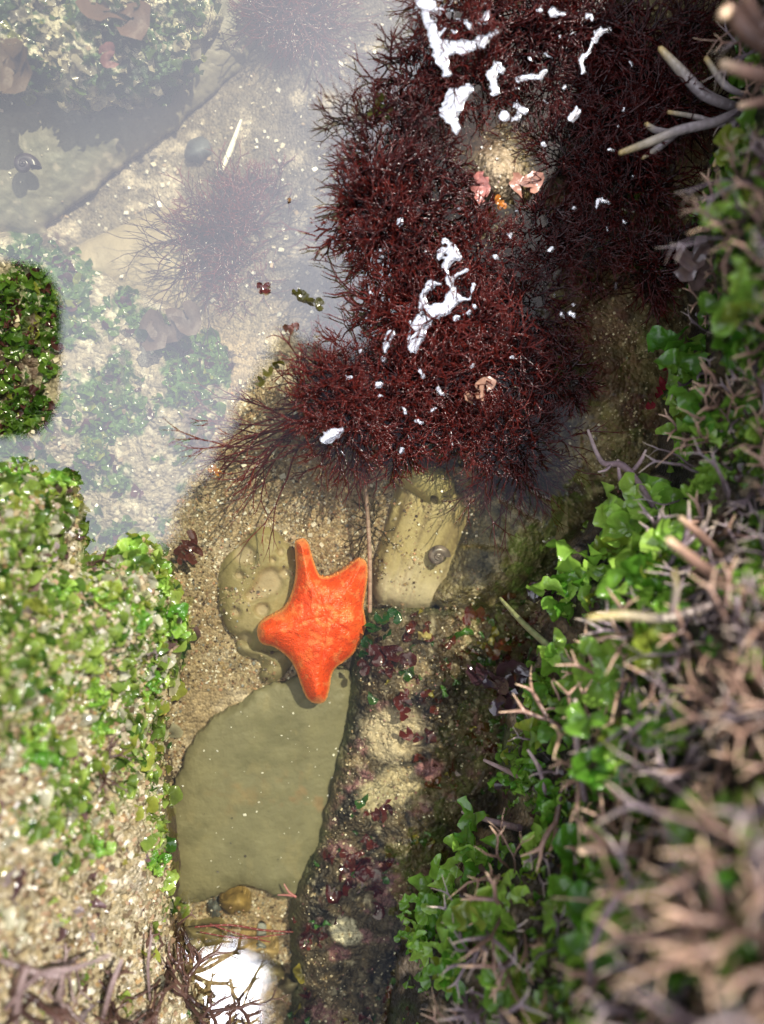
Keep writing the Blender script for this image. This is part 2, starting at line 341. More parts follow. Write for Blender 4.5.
# ------------------------------------------------------------------ stones
def body(name, poly, zbase, prof, colf, mat, step=2.0, warp=0, thick=1.2, parent=None, box=None, seed=0):
    """solid with a traced footprint: profile height over the base by distance from the edge, flat underside"""
    p = None if box else np.asarray(poly)
    x0, y0, x1, y1 = box if box else (*(p.min(0)-4), *(p.max(0)+4))
    u, v = np.meshgrid(np.arange(x0, x1, step), np.arange(y0, y1, step), indexing='ij')
    f = poly if box else lambda a, b: sdf(p, a, b)+(warp*fbm(a, b, 16, 4, 300+seed) if warp else 0)
    d = f(u, v); e = .4
    gx = (f(u+e, v)-f(u-e, v))/(2*e); gy = (f(u, v+e)-f(u, v-e))/(2*e); gl = np.hypot(gx, gy)+1e-6
    out_ = (d < 0) & (d > -step*1.6)
    u = np.where(out_, u-d*gx/gl, u); v = np.where(out_, v-d*gy/gl, v)
    keep = d > -step*1.6; d2 = np.maximum(np.where(out_, 0, d), 0)
    zb = zbase(u, v) if callable(zbase) else np.full(u.shape, float(zbase))
    z = zb+prof(d2, u, v)
    nu, nv = u.shape; idx = np.arange(nu*nv).reshape(nu, nv)
    k = keep[:-1, :-1] & keep[1:, :-1] & keep[1:, 1:] & keep[:-1, 1:]
    q = np.stack([idx[:-1, :-1], idx[:-1, 1:], idx[1:, 1:], idx[1:, :-1]], -1)[k]
    used = np.unique(q); rem = np.zeros(nu*nv, int); rem[used] = np.arange(len(used)); q = rem[q]
    tp = P(u.ravel()[used], v.ravel()[used], z.ravel()[used])
    bt = tp.copy(); bt[:, 2] = zb.ravel()[used]-thick
    n = len(tp)
    ed = np.concatenate([q[:, [0, 1]], q[:, [1, 2]], q[:, [2, 3]], q[:, [3, 0]]])
    key = set(map(tuple, ed.tolist())); bd = np.array([e_ for e_ in ed.tolist() if (e_[1], e_[0]) not in key])
    side = np.stack([bd[:, 1], bd[:, 0], bd[:, 0]+n, bd[:, 1]+n], -1)
    Vt = np.concatenate([tp, bt]); Fq = np.concatenate([q, q[:, ::-1]+n, side])
    c = colf(d, u, v).reshape(-1, 3)[used]; c = np.concatenate([c, c])
    o = world_obj(name, Vt, Fq, M[mat], c, parent=parent)
    # raise the composite ground so that later things stand on it
    if parent is None and not box:
        global top, owner
        dd = sdf(p, U, Vv); mk = dd > 0; owner[mk] = 30 if name == 'starfish' else (21 if name == 'slab_stone' else 20)
        zt = (zbase(U, Vv) if callable(zbase) else zbase)+prof(np.maximum(dd, 0), U, Vv)
        top = np.where(mk & (zt > top), zt, top)
    return o
def flat_col(base, *layers):
    def f(d, u, v):
        c = np.ones(u.shape+(3,))*np.array(base)
        for (cc, size, lo, hi, seed, amt) in layers: c = mix(c, cc, sst(lo, hi, fbm(u, v, size, 5, seed, .6))*amt)
        return c
    return f
slab = [(262, 688), (300, 676), (347, 668), (353, 690), (350, 740), (335, 800), (318, 850), (300, 897), (268, 893), (240, 886), (215, 897), (180, 906), (172, 868), (166, 822), (170, 790), (190, 750), (212, 722), (240, 700)]
def slab_col(d, u, v):
    c = np.ones(u.shape+(3,))*np.array([.185, .172, .095])
    c = mix(c, (.21, .19, .10), sst(-.1, .5, fbm(u, v, 90, 4, 401)))
    st_ = sst(.0, .5, fbm(u, v, 40, 5, 402, .6)+.35-np.hypot((u-270)/110, (v-775)/75))
    c = mix(c, (.25, .165, .07), st_*.7); c = mix(c, (.11, .105, .05), sst(.1, .45, fbm(u*.5+v*.2, v, 26, 5, 407, .65))*.4); c = mix(c, (.26, .22, .11), sst(.2, .5, fbm(u, v*.6, 14, 5, 408, .65))*.35)
    st2 = sst(.1, .4, fbm(u, v, 10, 4, 404)+.3-np.hypot((u-300)/60, (v-800)/45)); c = mix(c, (.27, .165, .08), st2*.5)
    return mix(c, (.13, .12, .06), sst(.25, .6, fbm(u, v, 30, 5, 403, .6))*.4)
o = body('slab_stone', spline(slab, 4), lambda u, v: -2.35+.0008*(v-790)+.12*fbm(u, v, 90, 3, 405), lambda d, u, v: .34*(1-np.exp(-d/7))+.07*fbm(u, v, 30, 5, 406, .6), slab_col, 'stone', warp=6, seed=1)
tag(o, 'large flat grey green stone slab below the orange starfish', 'stone')
holes = [(245, 555, 13), (270, 582, 17), (262, 590, 12), (281, 552, 5), (287, 540, 4), (273, 560, 4), (252, 596, 8), (236, 612, 6), (262, 610, 9), (245, 640, 9), (285, 573, 6), (240, 575, 5), (268, 540, 3), (228, 590, 3)]
def hole(u, v):
    h = np.zeros(u.shape)
    for x, y, r in holes: h = np.maximum(h, sst(r, r*.55, np.hypot(u-x, v-y)+1.5*fbm(u, v, 8, 3, int(x))))
    return h
holed = [(258, 527), (275, 530), (292, 548), (306, 575), (308, 620), (296, 645), (285, 655), (268, 652), (250, 655), (240, 640), (228, 630), (219, 605), (218, 580), (224, 560), (240, 545)]
def holed_col(d, u, v):
    c = flat_col((.27, .225, .10), ((.20, .17, .075), 40, 0, .5, 411, .7), ((.36, .30, .16), 20, .1, .5, 412, .5))(d, u, v)
    return mix(c, (.45, .36, .24), hole(u, v)*.55)
o = body('holed_stone', spline(holed, 4), lambda u, v: -2.35+0*u, lambda d, u, v: .65*(1-np.exp(-d/8))-.24*hole(u, v)+.05*fbm(u, v, 22, 4, 413), holed_col, 'stone', warp=1.5, seed=2)
tag(o, 'rounded tan stone with bored holes partly under the starfish', 'stone')
o = body('small_stone', spline([(250, 640), (268, 648), (290, 640), (296, 655), (285, 675), (268, 683), (258, 676), (262, 662), (240, 655), (236, 642)], 4), -2.5, lambda d, u, v: .6*(1-np.exp(-d/6))+.06*fbm(u, v, 9, 3, 421),
         flat_col((.26, .22, .11), ((.42, .36, .22), 12, 0, .5, 422, .6)), 'stone', warp=1, seed=3)
tag(o, 'small knobbly tan stone between the holed stone and the slab', 'stone')
def gro_col(d, u, v):
    c = flat_col((.36, .29, .13), ((.44, .37, .20), 30, 0, .5, 431, .6))(d, u, v)
    t = u*.94+v*.34; g = sst(.0, .4, fbm(t*1.6, v*.12, 7, 3, 432)); c = mix(c, (.20, .15, .07), g*.85)
    return mix(c, (.5, .43, .3), sst(550, 590, v+20*fbm(u, v, 12, 3, 433))*.7)
o = body('grooved_stone', spline([(402, 478), (440, 488), (472, 500), (462, 545), (450, 580), (430, 608), (382, 604), (372, 575), (382, 540), (390, 510)], 4), -2.3,
         lambda d, u, v: .75*(1-np.exp(-d/8))-.12*sst(.1, .4, fbm(u*.94+v*.34, v*.12, 7, 3, 432)), gro_col, 'stone', warp=2, seed=4)
tag(o, 'pale yellow stone with fine parallel grooves, right of the thin stick', 'stone')
o = body('pebble', spline([(405, 460), (430, 462), (452, 476), (455, 492), (442, 506), (428, 506), (405, 490), (392, 475)], 4), -1.9, lambda d, u, v: .8*(1-np.exp(-d/7))-.9*sst(4, 2.5, np.hypot(u-434, v-500)),
         lambda d, u, v: mix(flat_col((.36, .30, .12), ((.26, .23, .09), 20, 0, .5, 441, .7))(d, u, v), (.01, .01, .008), sst(5, 3, np.hypot(u-434, v-500))), 'stone', warp=1, seed=5)
tag(o, 'yellow olive pebble with one black hole, under the red seaweed', 'pebble')
o = body('dark_stone', spline([(478, 482), (520, 480), (562, 492), (558, 530), (540, 565), (500, 600), (460, 612), (432, 602), (448, 570), (462, 530)], 4), -2.1, lambda d, u, v: 1.1*(1-np.exp(-d/14))+.15*fbm(u, v, 14, 4, 451),
         flat_col((.15, .125, .055), ((.07, .06, .03), 30, -.1, .4, 452, .8), ((.36, .3, .19), 9, .15, .4, 453, .8)), 'rock', warp=4, seed=6)
tag(o, 'dark olive stone flecked with sand between the grooved stone and right bank', 'stone')
for (x, y, rx, ry, z, c1, lab) in (
    (236, 904, 15, 12, -1.6, (.30, .20, .06), 'amber brown pebble touching the lower edge of the big slab'),
    (214, 909, 8, 9, -1.9, (.16, .17, .15), 'small blue grey pebble left of the amber pebble'),
    (205, 935, 24, 12, -1.7, (.20, .165, .07), 'flat olive pebble above the bright white reflection'),
    (258, 950, 21, 12, -1.4, (.42, .30, .13), 'banded yellow pebble right of the white reflection'),
    (260, 972, 24, 12, -1.9, (.17, .14, .06), 'dull brown pebble below the banded yellow pebble'),
    (261, 946, 6, 4, -.9, (.28, .29, .26), 'tiny grey pebble resting on the banded yellow pebble'),
    (195, 945, 10, 8, -1.6, (.50, .44, .30), 'cream pebble at the upper rim of the white reflection'),
    (290, 985, 12, 9, -1.8, (.14, .12, .07), 'dark pebble against the foot of the crusted rock'),
    (383, 467, 6, 6, -.2, (.72, .62, .50), 'small white pebble caught at the lower fringe of the red seaweed'),
    (425, 636, 8, 5, -.7, (.45, .38, .14), 'small mustard pebble on the crusted rock'),
    (470, 498, 6, 8, -1.3, (.5, .3, .24), 'small pinkish pebble below the red seaweed'),
    (200, 150, 16, 14, -4.6, (.10, .11, .11), 'dark slate pebble left of the white shell sliver'),
    (266, 150, 13, 9, -4.5, (.42, .27, .13), 'orange tan pebble right of the white shell sliver')):
    th = np.linspace(0, 2*np.pi, 14)[:-1]; rr_ = 1+.14*rng.standard_normal(13)
    po = np.stack([x+rx*rr_*np.cos(th), y+ry*rr_*np.sin(th)], -1)
    o = body('pebble', spline(po, 4), z-.5, lambda d, u, v: .75*(1-np.exp(-d/5))+.04*fbm(u, v, 7, 3, int(x)), flat_col(c1, (tuple(c*.55 for c in c1), 12, 0, .4, int(y), .7), (tuple(min(1, c*1.5) for c in c1), 8, .1, .4, int(y)+3, .5)), 'stone', step=1.5)
    tag(o, lab, 'pebble')

# ------------------------------------------------------------------ starfish
sf = [(412, 285), (420, 276), (433, 273), (446, 276), (456, 292), (464, 320), (473, 350), (484, 378), (495, 388), (515, 388), (545, 375), (575, 355), (598, 336), (612, 332), (626, 338), (633, 352), (634, 385), (629, 430), (622, 480), (627, 510), (629, 540), (620, 570), (608, 595), (590, 624), (565, 645), (538, 665), (524, 690), (519, 725), (510, 758), (500, 771), (480, 775), (462, 770), (445, 752), (430, 715), (416, 675), (400, 645), (375, 620), (345, 601), (320, 596), (304, 584), (297, 562), (299, 540), (310, 525), (340, 507), (368, 492), (388, 472), (402, 440), (411, 405), (415, 370), (414, 330)]
sf = spline([(160+x/3.056, 450+y/3.056) for x, y in sf], 4)
cx, cy = 326, 616
arms = [(301.5, 541), (363, 561), (319, 702), (259, 633), (361, 640)]
def ridge(u, v):
    r = np.full(u.shape, 1e9)
    for i, (x, y) in enumerate(arms):
        a = np.array([cx, cy]); b = np.array([x, y]); e_ = b-a
        t = np.clip(((u-a[0])*e_[0]+(v-a[1])*e_[1])/(e_@e_), 0, 1)
        r = np.minimum(r, np.hypot(u-a[0]-e_[0]*t, v-a[1]-e_[1]*t))
    return r
def star_prof(d, u, v):
    rc = np.hypot(u-cx, v-cy)
    h = .72*(1-np.exp(-d/6.5))+.13*np.exp(-(ridge(u, v)/13)**2)*sst(0, 14, d)+.20*np.exp(-(rc/36)**2)
    g = np.exp(-(ridge(u, v)/1.6)**2)*sst(5, 12, d)*sst(90, 40, rc)*.05
    return h-g+.07*fbm(u, v, 9, 3, 501, .5)+.012*fbm(u, v, 2.6, 2, 502)*sst(0, 5, d)
def star_col(d, u, v):
    rc = np.hypot(u-cx, v-cy)+4*fbm(u, v, 12, 3, 511)
    c = np.ones(u.shape+(3,))*np.array([.85, .088, .012])
    c = mix(c, (.88, .17, .03), sst(.05, .45, fbm(u, v, 18, 5, 512, .6))*.7)
    c = mix(c, (.72, .055, .012), sst(.0, .5, fbm(u, v, 30, 4, 513))*.5)
    c = mix(c, (.93, .34, .12), sst(.15, .4, fbm(u, v, 6, 4, 514, .6))*.4)
    c = mix(c, (.92, .30, .08), np.exp(-((rc-9)/2.2)**2)*.5); c = mix(c, (.92, .3, .08), np.exp(-((rc-24)/3)**2)*.35*sst(-.1, .3, fbm(u, v, 9, 3, 515)))
    for i in range(5):
        pass
    c = mix(c, (.95, .42, .12), sst(2.6, .6, d)*.75)
    for x, y in arms[:4]: c = mix(c, (.95, .38, .14), sst(8, 3, np.hypot(u-x, v-y))*.5)
    return c
zs = lambda u, v: np.full(u.shape, -1.32)+.004*(u-cx)*0+.0035*(cy-v)*0
o = body('starfish', sf, zs, star_prof, star_col, 'star', step=.8, thick=.5)
tag(o, 'bright orange four armed starfish lying on the stones in the pool', 'starfish')

# ------------------------------------------------------------------ shapes for plants
def tubes(segs, sides=4):
    """segs: rows p0(3) p1(3) r0 r1 ; returns verts, quads, param per vertex"""
    s = np.asarray(segs, float); a = s[:, 0:3]; b = s[:, 3:6]; r0 = s[:, 6]; r1 = s[:, 7]; t0 = s[:, 8]; t1 = s[:, 9]
    d = b-a; d /= np.linalg.norm(d, axis=1)[:, None]+1e-9
    ref = np.where(np.abs(d[:, 2:3]) > .9, [[1., 0, 0]], [[0, 0, 1.]]); x = np.cross(d, ref); x /= np.linalg.norm(x, axis=1)[:, None]+1e-9; y = np.cross(d, x)
    th = np.arange(sides)*2*np.pi/sides
    ring = x[:, None]*np.cos(th)[None, :, None]+y[:, None]*np.sin(th)[None, :, None]
    A = a[:, None]+ring*r0[:, None, None]; B = b[:, None]+ring*r1[:, None, None]
    V = np.concatenate([A, B, (b+d*r1[:, None]*.8)[:, None]], 1); n = len(s); k = 2*sides+1
    i = np.arange(sides); j = (i+1) % sides
    q = np.stack([i, j, j+sides, i+sides], -1); F = (q[None]+np.arange(n)[:, None, None]*k).reshape(-1, 4)
    tr_ = np.stack([i+sides, j+sides, np.full(sides, 2*sides)], -1); T = (tr_[None]+np.arange(n)[:, None, None]*k).reshape(-1, 3)
    t = np.concatenate([np.repeat(t0[:, None], sides, 1), np.repeat(t1[:, None], sides, 1), t1[:, None]], 1).ravel()
    return V.reshape(-1, 3), [F, T], t
def branch(out, p, d, length, r, level, levels, spread, rg, lenfall=.78, rfall=.8, wig=.25, sub=2, up=0.0, droop=0):
    pieces = sub
    L0 = length
    for i in range(pieces):
        d = d+wig*rg.standard_normal(3)*.5+np.array([0, 0, up-droop*level]); d /= np.linalg.norm(d)
        q = p+d*L0/pieces
        t = (level+(i+1)/pieces)/(levels+1); ts = (level+i/pieces)/(levels+1)
        ra = r*(1-.12*i/pieces); rb = r*(1-.12*(i+1)/pieces)
        if level == levels: ra = r*(1-.75*i/pieces); rb = r*(1-.75*(i+1)/pieces)
        out.append((*p, *q, ra, rb, ts, t)); p = q
    if level < levels:
        ax = rg.standard_normal(3); ax = ax-d*(ax@d); ax[2] *= .5; ax /= np.linalg.norm(ax)
        for s_ in (-1, 1):
            if rg.random() < .1: continue
            a = spread*(.7+.6*rg.random())*s_
            branch(out, p, d*math.cos(a)+ax*math.sin(a), length*lenfall*(.7+.6*rg.random()), r*rfall, level+1, levels, spread, rg, lenfall, rfall, wig, sub, up, droop)
def ramp(t, stops):
    t = np.asarray(t); c = np.zeros(t.shape+(3,)); xs = [s[0] for s in stops]
    for k in range(3): c[..., k] = np.interp(t, xs, [s[1][k] for s in stops])
    return c
def red_clump(seed, n=46, R=2.2, levels=5, r=.05, flat=.75, stops=None):
    rg = np.random.default_rng(seed); segs = []
    for i in range(n):
        az = rg.random()*2*np.pi; el = rg.random()*1.2*flat+.05
        d = np.array([math.cos(az)*math.cos(el), math.sin(az)*math.cos(el), math.sin(el)])
        b = np.array([rg.normal()*.35, rg.normal()*.35, 0])
        ln = R*.30*(.6+.6*rg.random())
        branch(segs, b, d, ln, r, 0, levels, .42, rg, .80, .82, .22, 2, 0.0, .012)
    V, F, t = tubes(segs, 3)
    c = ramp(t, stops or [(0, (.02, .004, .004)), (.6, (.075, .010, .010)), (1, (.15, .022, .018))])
    c = c*(.6+.8*fbm(V[:, 0]+9, V[:, 1]+9, .8, 3, seed)[:, None]*.5+.4)
    return V, F, np.clip(c, 0.003, 1)

# --- dark red seaweed
protos = []
for k in range(6):
    RSK = [(0, (.008, .001, .001)), (.6, (.038, .004, .003)), (1, (.10, .010, .007))] if k > 2 else [(0, (.014, .002, .002)), (.6, (.070, .007, .005)), (1, (.19, .022, .014))]  # last three are darker copies, with shade put into the pigment
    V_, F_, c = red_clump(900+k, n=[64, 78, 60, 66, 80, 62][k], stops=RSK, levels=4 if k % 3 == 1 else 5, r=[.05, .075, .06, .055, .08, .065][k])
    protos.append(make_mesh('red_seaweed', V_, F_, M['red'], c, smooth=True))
spots = [
 (455, 20, 1.0, 'against the top edge, nearest the open cloudy water'), (520, 30, 1.0, 'at the top edge among white glints'), (585, 25, 1.0, 'at the top edge, left of the bare olive rock'),
 (640, 60, .9, 'below the bare olive rock at the top right'), (416, 88, .88, 'overhanging the water left of the long white crescent glint'), (470, 90, .85, 'under the thick white crescent glint'), (545, 90, .85, 'below the row of white glints at top'),
 (610, 120, 1.0, 'left of the tips of the cream branches'), (660, 110, .9, 'in shade behind the cream branches'), (381, 148, .9, 'on the upper left shoulder above the pool'), (430, 170, .7, 'left of the bare sandy spot'),
 (572, 165, .8, 'right of the bare sandy spot'), (625, 190, 1.0, 'in deep shade below the cream branches'), (366, 212, .95, 'at the left bulge beside the cloud reflection'), (410, 230, 1.05, 'left centre, above the branching white glint'), (470, 258, .85, 'at the middle, right of the branching glint'),
 (540, 235, .75, 'at the thin white straw glint'), (385, 258, .8, 'above the small cove of bright water'), (585, 250, .75, 'with bare twigs over olive rock at right'), (412, 312, 1.0, 'below the cove of bright water'), (455, 320, 1.0, 'under the branching white glint'),
 (525, 315, .95, 'right of centre by the pink crust'), (650, 265, .8, 'beneath the grey purple leathery weed'), (328, 392, .9, 'at the left, behind the long feathery fan'), (390, 378, 1.05, 'over the sandy bottom, left centre'), (440, 385, 1.0, 'with the small cluster of white dots'), 
 (500, 375, .95, 'below the pink frilled crust'), (350, 420, .95, 'holding the small oval white glint'), (400, 430, .85, 'hanging just above the white pebble'), (510, 440, .85, 'over the dark olive stone'), (465, 430, .75, 'beside the little dark green tuft'), (560, 380, .7, 'at the lower right over bare olive rock'), (690, 30, .55, 'small and sparse near the top right branches')]
for i, (x, y, s_, where) in enumerate(spots):
    z = -.45
    sc_ = s_*(.96+.1*rng.random())
    o = obj('red_seaweed', protos[(i % 3)+(3 if x > 500 or i in (9, 10, 4, 14) else 0)], P(x, y, z), rot=(rng.normal()*.12, rng.normal()*.12, rng.random()*6.28), scale=(sc_, sc_, sc_*.85))  # darker copies on the right stand in for shade
    tag(o, 'dark red bushy seaweed clump '+where, 'seaweed', 'dark red seaweed clumps on the submerged rock')
# feathery fan on the left edge
def fan(name, x, y, ang, spreadn, R, z, levels, r, stops, mat, label, cat, seed, pitch=.1, spread=.3, nfr=7, arc=1.0, grp=None, zr=0):
    rg = np.random.default_rng(seed); segs = []
    for i in range(nfr):
        a = ang+arc*((i+.5)/nfr-.5)+rg.normal()*.05
        d = np.array([math.cos(a), math.sin(a), pitch+rg.normal()*.08]); d /= np.linalg.norm(d)
        branch(segs, np.array([rg.normal()*.1, rg.normal()*.1, 0]), d, R*.3*(.8+.4*rg.random()), r, 0, levels, spread, rg, .78, .8, .14, 2, zr, 0)
    V_, F_, t = tubes(segs, 4); c = ramp(t, stops)
    o = obj(name, make_mesh(name, V_, F_, M[mat], c), P(x, y, z)); tag(o, label, cat, grp); return o
RS = [(0, (.05, .008, .008)), (1, (.20, .03, .022))]
fan('feathery_seaweed', 315, 420, math.radians(205), 0, 3.6, -.5, 5, .045, RS, 'red', 'long feathery red seaweed fan reaching left over the sand', 'seaweed', 41, 0, .32, 9, 1.1)
fan('feathery_seaweed', 360, 430, math.radians(250), 0, 2.2, -.5, 4, .045, RS, 'red', 'short red seaweed fringe pointing down toward the holed stone', 'seaweed', 42, 0, .32, 8, 1.5)
fan('feathery_seaweed', 510, 430, math.radians(290), 0, 3.4, -.6, 5, .045, [(0, (.05, .008, .008)), (1, (.11, .015, .012))], 'red', 'open fan of deep red seaweed spreading over the dark olive stone', 'seaweed', 43, 0, .34, 10, 1.9)
fan('feathery_seaweed', 590, 300, math.radians(70), 0, 2.4, -.6, 4, .04, [(0, (.03, .006, .006)), (1, (.05, .01, .01))], 'red', 'bare dark twiggy fan over olive rock near the right bank', 'seaweed', 44, 0, .34, 7, 1.8)
fan('sunken_seaweed', 235, 262, math.radians(110), 0, 3.3, -3.6, 6, .04, [(0, (.05, .025, .03)), (1, (.07, .03, .035))], 'red', 'blurred purple feathery seaweed deep under the cloud reflection', 'seaweed', 45, .15, .36, 16, 5.2)
fan('sunken_seaweed', 300, 20, math.radians(60), 0, 3.2, -3.6, 5, .06, [(0, (.09, .03, .03)), (1, (.12, .05, .05))], 'red', 'blurred red brown seaweed at the top of the cloudy pool', 'seaweed', 46, .1, .36, 12, 4.6)
for i, (x, y, s_, where) in enumerate([(225, 235, 1.1, 'left of the floating dark fragment'), (262, 215, .9, 'just left of the red seaweed bulge'), (245, 290, .8, 'lowest, above the brown sunken blade'), (310, 15, 1.0, 'at the top edge of the pool'), (275, 10, .7, 'left of the top edge clump')]):
    o = obj('sunken_seaweed', protos[i % 3], P(x, y, -4.0), rot=(0, 0, i*1.3), scale=(s_, s_, s_*.6)); tag(o, 'veiled purple red seaweed deep in the cloudy pool, '+where, 'seaweed', 'sunken seaweed clumps in the cloudy pool')
fan('brown_tuft', 372, 528, math.radians(200), 0, 1.2, -1.9, 4, .035, [(0, (.05, .035, .015)), (1, (.10, .08, .03))], 'red', 'small brown weed tuft above the right arm of the starfish', 'seaweed', 47, .1, .4, 8, 5.5)

# --- ruffled green leaves
def leaf(R, rg, nr=5, na=13, arc=4.4, ruff=.35, cup=.5, k=None):
    k = k or rg.integers(3, 6); ph = rg.random()*6.28
    r = np.linspace(.08, 1, nr)[:, None]; a = np.linspace(-arc/2, arc/2, na)[None]
    rad = R*r*(1+.16*np.sin(a*2.3+ph)+.06*np.sin(a*7+ph*2)*r); tilt = ruff*R*r**1.8*np.sin(a*k+ph+1.5*r)+cup*R*r**2*np.cos(a*.5+ph*.3)+.10*R*np.sin(a*2+r*7+ph)*r+.09*R*np.sin(a*9+r*5+ph)*r**2+.05*R*np.sin(a*16-r*6)*r**3
    V = np.stack([rad*np.cos(a), rad*np.sin(a), tilt*np.ones_like(rad)], -1).reshape(-1, 3)
    i, j = np.meshgrid(np.arange(nr-1), np.arange(na-1), indexing='ij'); b = (i*na+j).ravel()
    F = np.stack([b, b+1, b+na+1, b+na], -1); t = np.repeat(r.ravel(), na)
    return V, F, t
def rotm(rg, tilt):
    az = rg.random()*6.28; ti = rg.normal()*tilt; sp = rg.random()*6.28
    return np.array((Matrix.Rotation(az, 3, 'Z') @ Matrix.Rotation(ti, 3, 'X') @ Matrix.Rotation(sp, 3, 'Z')))
def leaf_set(pts, radii, rg, tilt=.7, colf=None, nr=4, na=9, arc=3.6, ruff=.4, cup=.4):
    Vs, Fs, Cs = [], [], []; n = 0
    for p, R in zip(pts, radii):
        V, F, t = leaf(R, rg, nr, na, arc, ruff, cup); V = V @ rotm(rg, tilt).T+p
        Vs.append(V); Fs.append(F+n); n += len(V); Cs.append(colf(t, rg))
    return np.concatenate(Vs), np.concatenate(Fs), np.concatenate(Cs)
def green_col(t, rg, lo=(.08, .26, .02), hi=(.46, .70, .12)):
    a = rg.random(); b = np.array(lo)*(1-a)+np.array(hi)*a
    if rg.random() < .1: b = b*.4+np.array((.35, .34, .05))*.6
    return b[None]*(.7+.5*t[:, None])
gp = []
for k in range(6):
    rg = np.random.default_rng(600+k); n = 15
    pts = np.stack([rg.normal(size=n)*.62, rg.normal(size=n)*.62, rg.random(n)*.7], -1)
    V_, F_, c = leaf_set(pts, .40+.45*rg.random(n), rg, .7, green_col, 8, 27, 4.6, .30, .45)
    gp.append(make_mesh('sea_lettuce', V_, F_, M['green'], c))
GR = 'ruffled green seaweed tufts on the right bank'
gl_spots = []
def add_green(x, y, s_, lab): gl_spots.append((x, y, s_, lab))
for a in [(745, 55, .9, 'beside the cream forked branch in the top right corner'), (740, 150, .7, 'below the top right branches at the frame edge'), (745, 215, .7, 'small and dark, above the grey leathery weed'),
    (752, 290, .8, 'at the right edge below the leathery weed'), (690, 375, 1.0, 'at the waterline below the leathery weed'), (735, 335, 1.0, 'bright yellow green, right of the dark gap'), (715, 420, .9, 'under the pale brown stub'),
    (680, 415, .8, 'glossy, hanging over the olive rock'), (700, 480, .7, 'above the slate dark gap'), (640, 520, 1.2, 'largest and brightest, behind the forked purple twig'), (605, 560, 1.1, 'left of the largest bright one'), (570, 590, .9, 'small leaved, at the end of the green stalk'),
    (640, 580, 1.0, 'mid green, above the yellow tipped finger branch'), (575, 650, .9, 'around the green stalk'), (620, 665, 1.1, 'under the bend of the green stalk'), (535, 720, .95, 'at the waterline right of the purple wet weed'), (575, 715, 1.0, 'vivid, below the green stalk'),
    (610, 755, 1.1, 'blurred, mid slope at the centre of the bank'), (525, 770, .7, 'next to the straight purple twig'), (655, 640, .9, 'among crossed purple branches'), (660, 720, .8, 'dull, in the gap between brown branches'), (750, 590, .7, 'near the right edge by the pink stubs'),
    (755, 805, 1.2, 'bright, at the right edge low on the bank'), (560, 810, .9, 'dark, below the cream branch'), (480, 860, 1.1, 'at the lower waterline, pale tipped'), (530, 860, 1.2, 'broad, in the lower centre'), (440, 900, 1.0, 'at the lower left end of the bank'),
    (500, 920, 1.1, 'leaning over the pink crusted rock'), (570, 890, 1.1, 'glossy, in deep shade low down'), (620, 850, .9, 'beneath the pale finger branch'), (455, 960, 1.0, 'near the bottom edge by the rock'), (520, 975, .9, 'close to the bottom edge, mid green'),
    (640, 930, 1.3, 'large blurred yellow green near the bottom'), (690, 900, 1.0, 'right of the large blurred yellow green one'), (600, 960, .9, 'between brown branches near the bottom'), (680, 985, 1.0, 'blurred, bottom right among orange stubs'), (420, 935, .7, 'lowest small sprig touching the crusted rock'),
    (760, 440, .8, 'at the right edge behind the brown stub'), (670, 555, .8, 'beside the slate dark gap'), (545, 690, .7, 'tiny leaved, right of the wet purple weed'), (745, 950, .8, 'at the right edge behind orange stubs')]: add_green(*a)
for i, (x, y, s_, lab) in enumerate(gl_spots):
    s_ *= .84
    z = float(samp(top, x, y)); o = obj('sea_lettuce', gp[i % 6], P(x, y, z+.05+.35*(y > 560)*(x > 590)), rot=(rng.normal()*.25, -.35+rng.normal()*.25, rng.random()*6.28), scale=s_*(1.0+.15*(x > 590)))
    tag(o, 'ruffled green seaweed tuft '+lab, 'seaweed', GR)

for i, (x, y, s_, where) in enumerate([(18, 478, .34, 'at the left waterline under the phone reflection'), (60, 488, .36, 'on the waterline left of the wine dark twig'), (128, 556, .42, 'at the top of the bank shoulder'), (158, 585, .36, 'on the shoulder, nearest the brown red lobed blade'), (165, 625, .40, 'dark, hanging over the sand level with the starfish'),
    (135, 615, .34, 'glossy, left of the overhanging dark tuft'), (150, 680, .32, 'on the bank edge level with the top of the slab'), (105, 600, .36, 'mid bank, below the wine dark twig'), (60, 590, .34, 'near the pale streak of the left bank'), (95, 690, .34, 'in the middle of the bank beside dark weed'), (152, 862, .26, 'single, on bare crust left of the slab'), (95, 845, .3, 'on the bare crust, middle left'), (30, 745, .4, 'blurred at the left edge, mid bank'), (100, 735, .32, 'on the right flank above the bare crust')]):
    o = obj('sea_lettuce', gp[i % 6], P(x, y, max(float(samp(top, x, y)), -.3)+.02), rot=(rng.normal()*.2, .1, rng.random()*6.28), scale=s_*1.15)
    tag(o, 'small ruffled green tuft '+where, 'seaweed', 'small green tufts on the left bank')

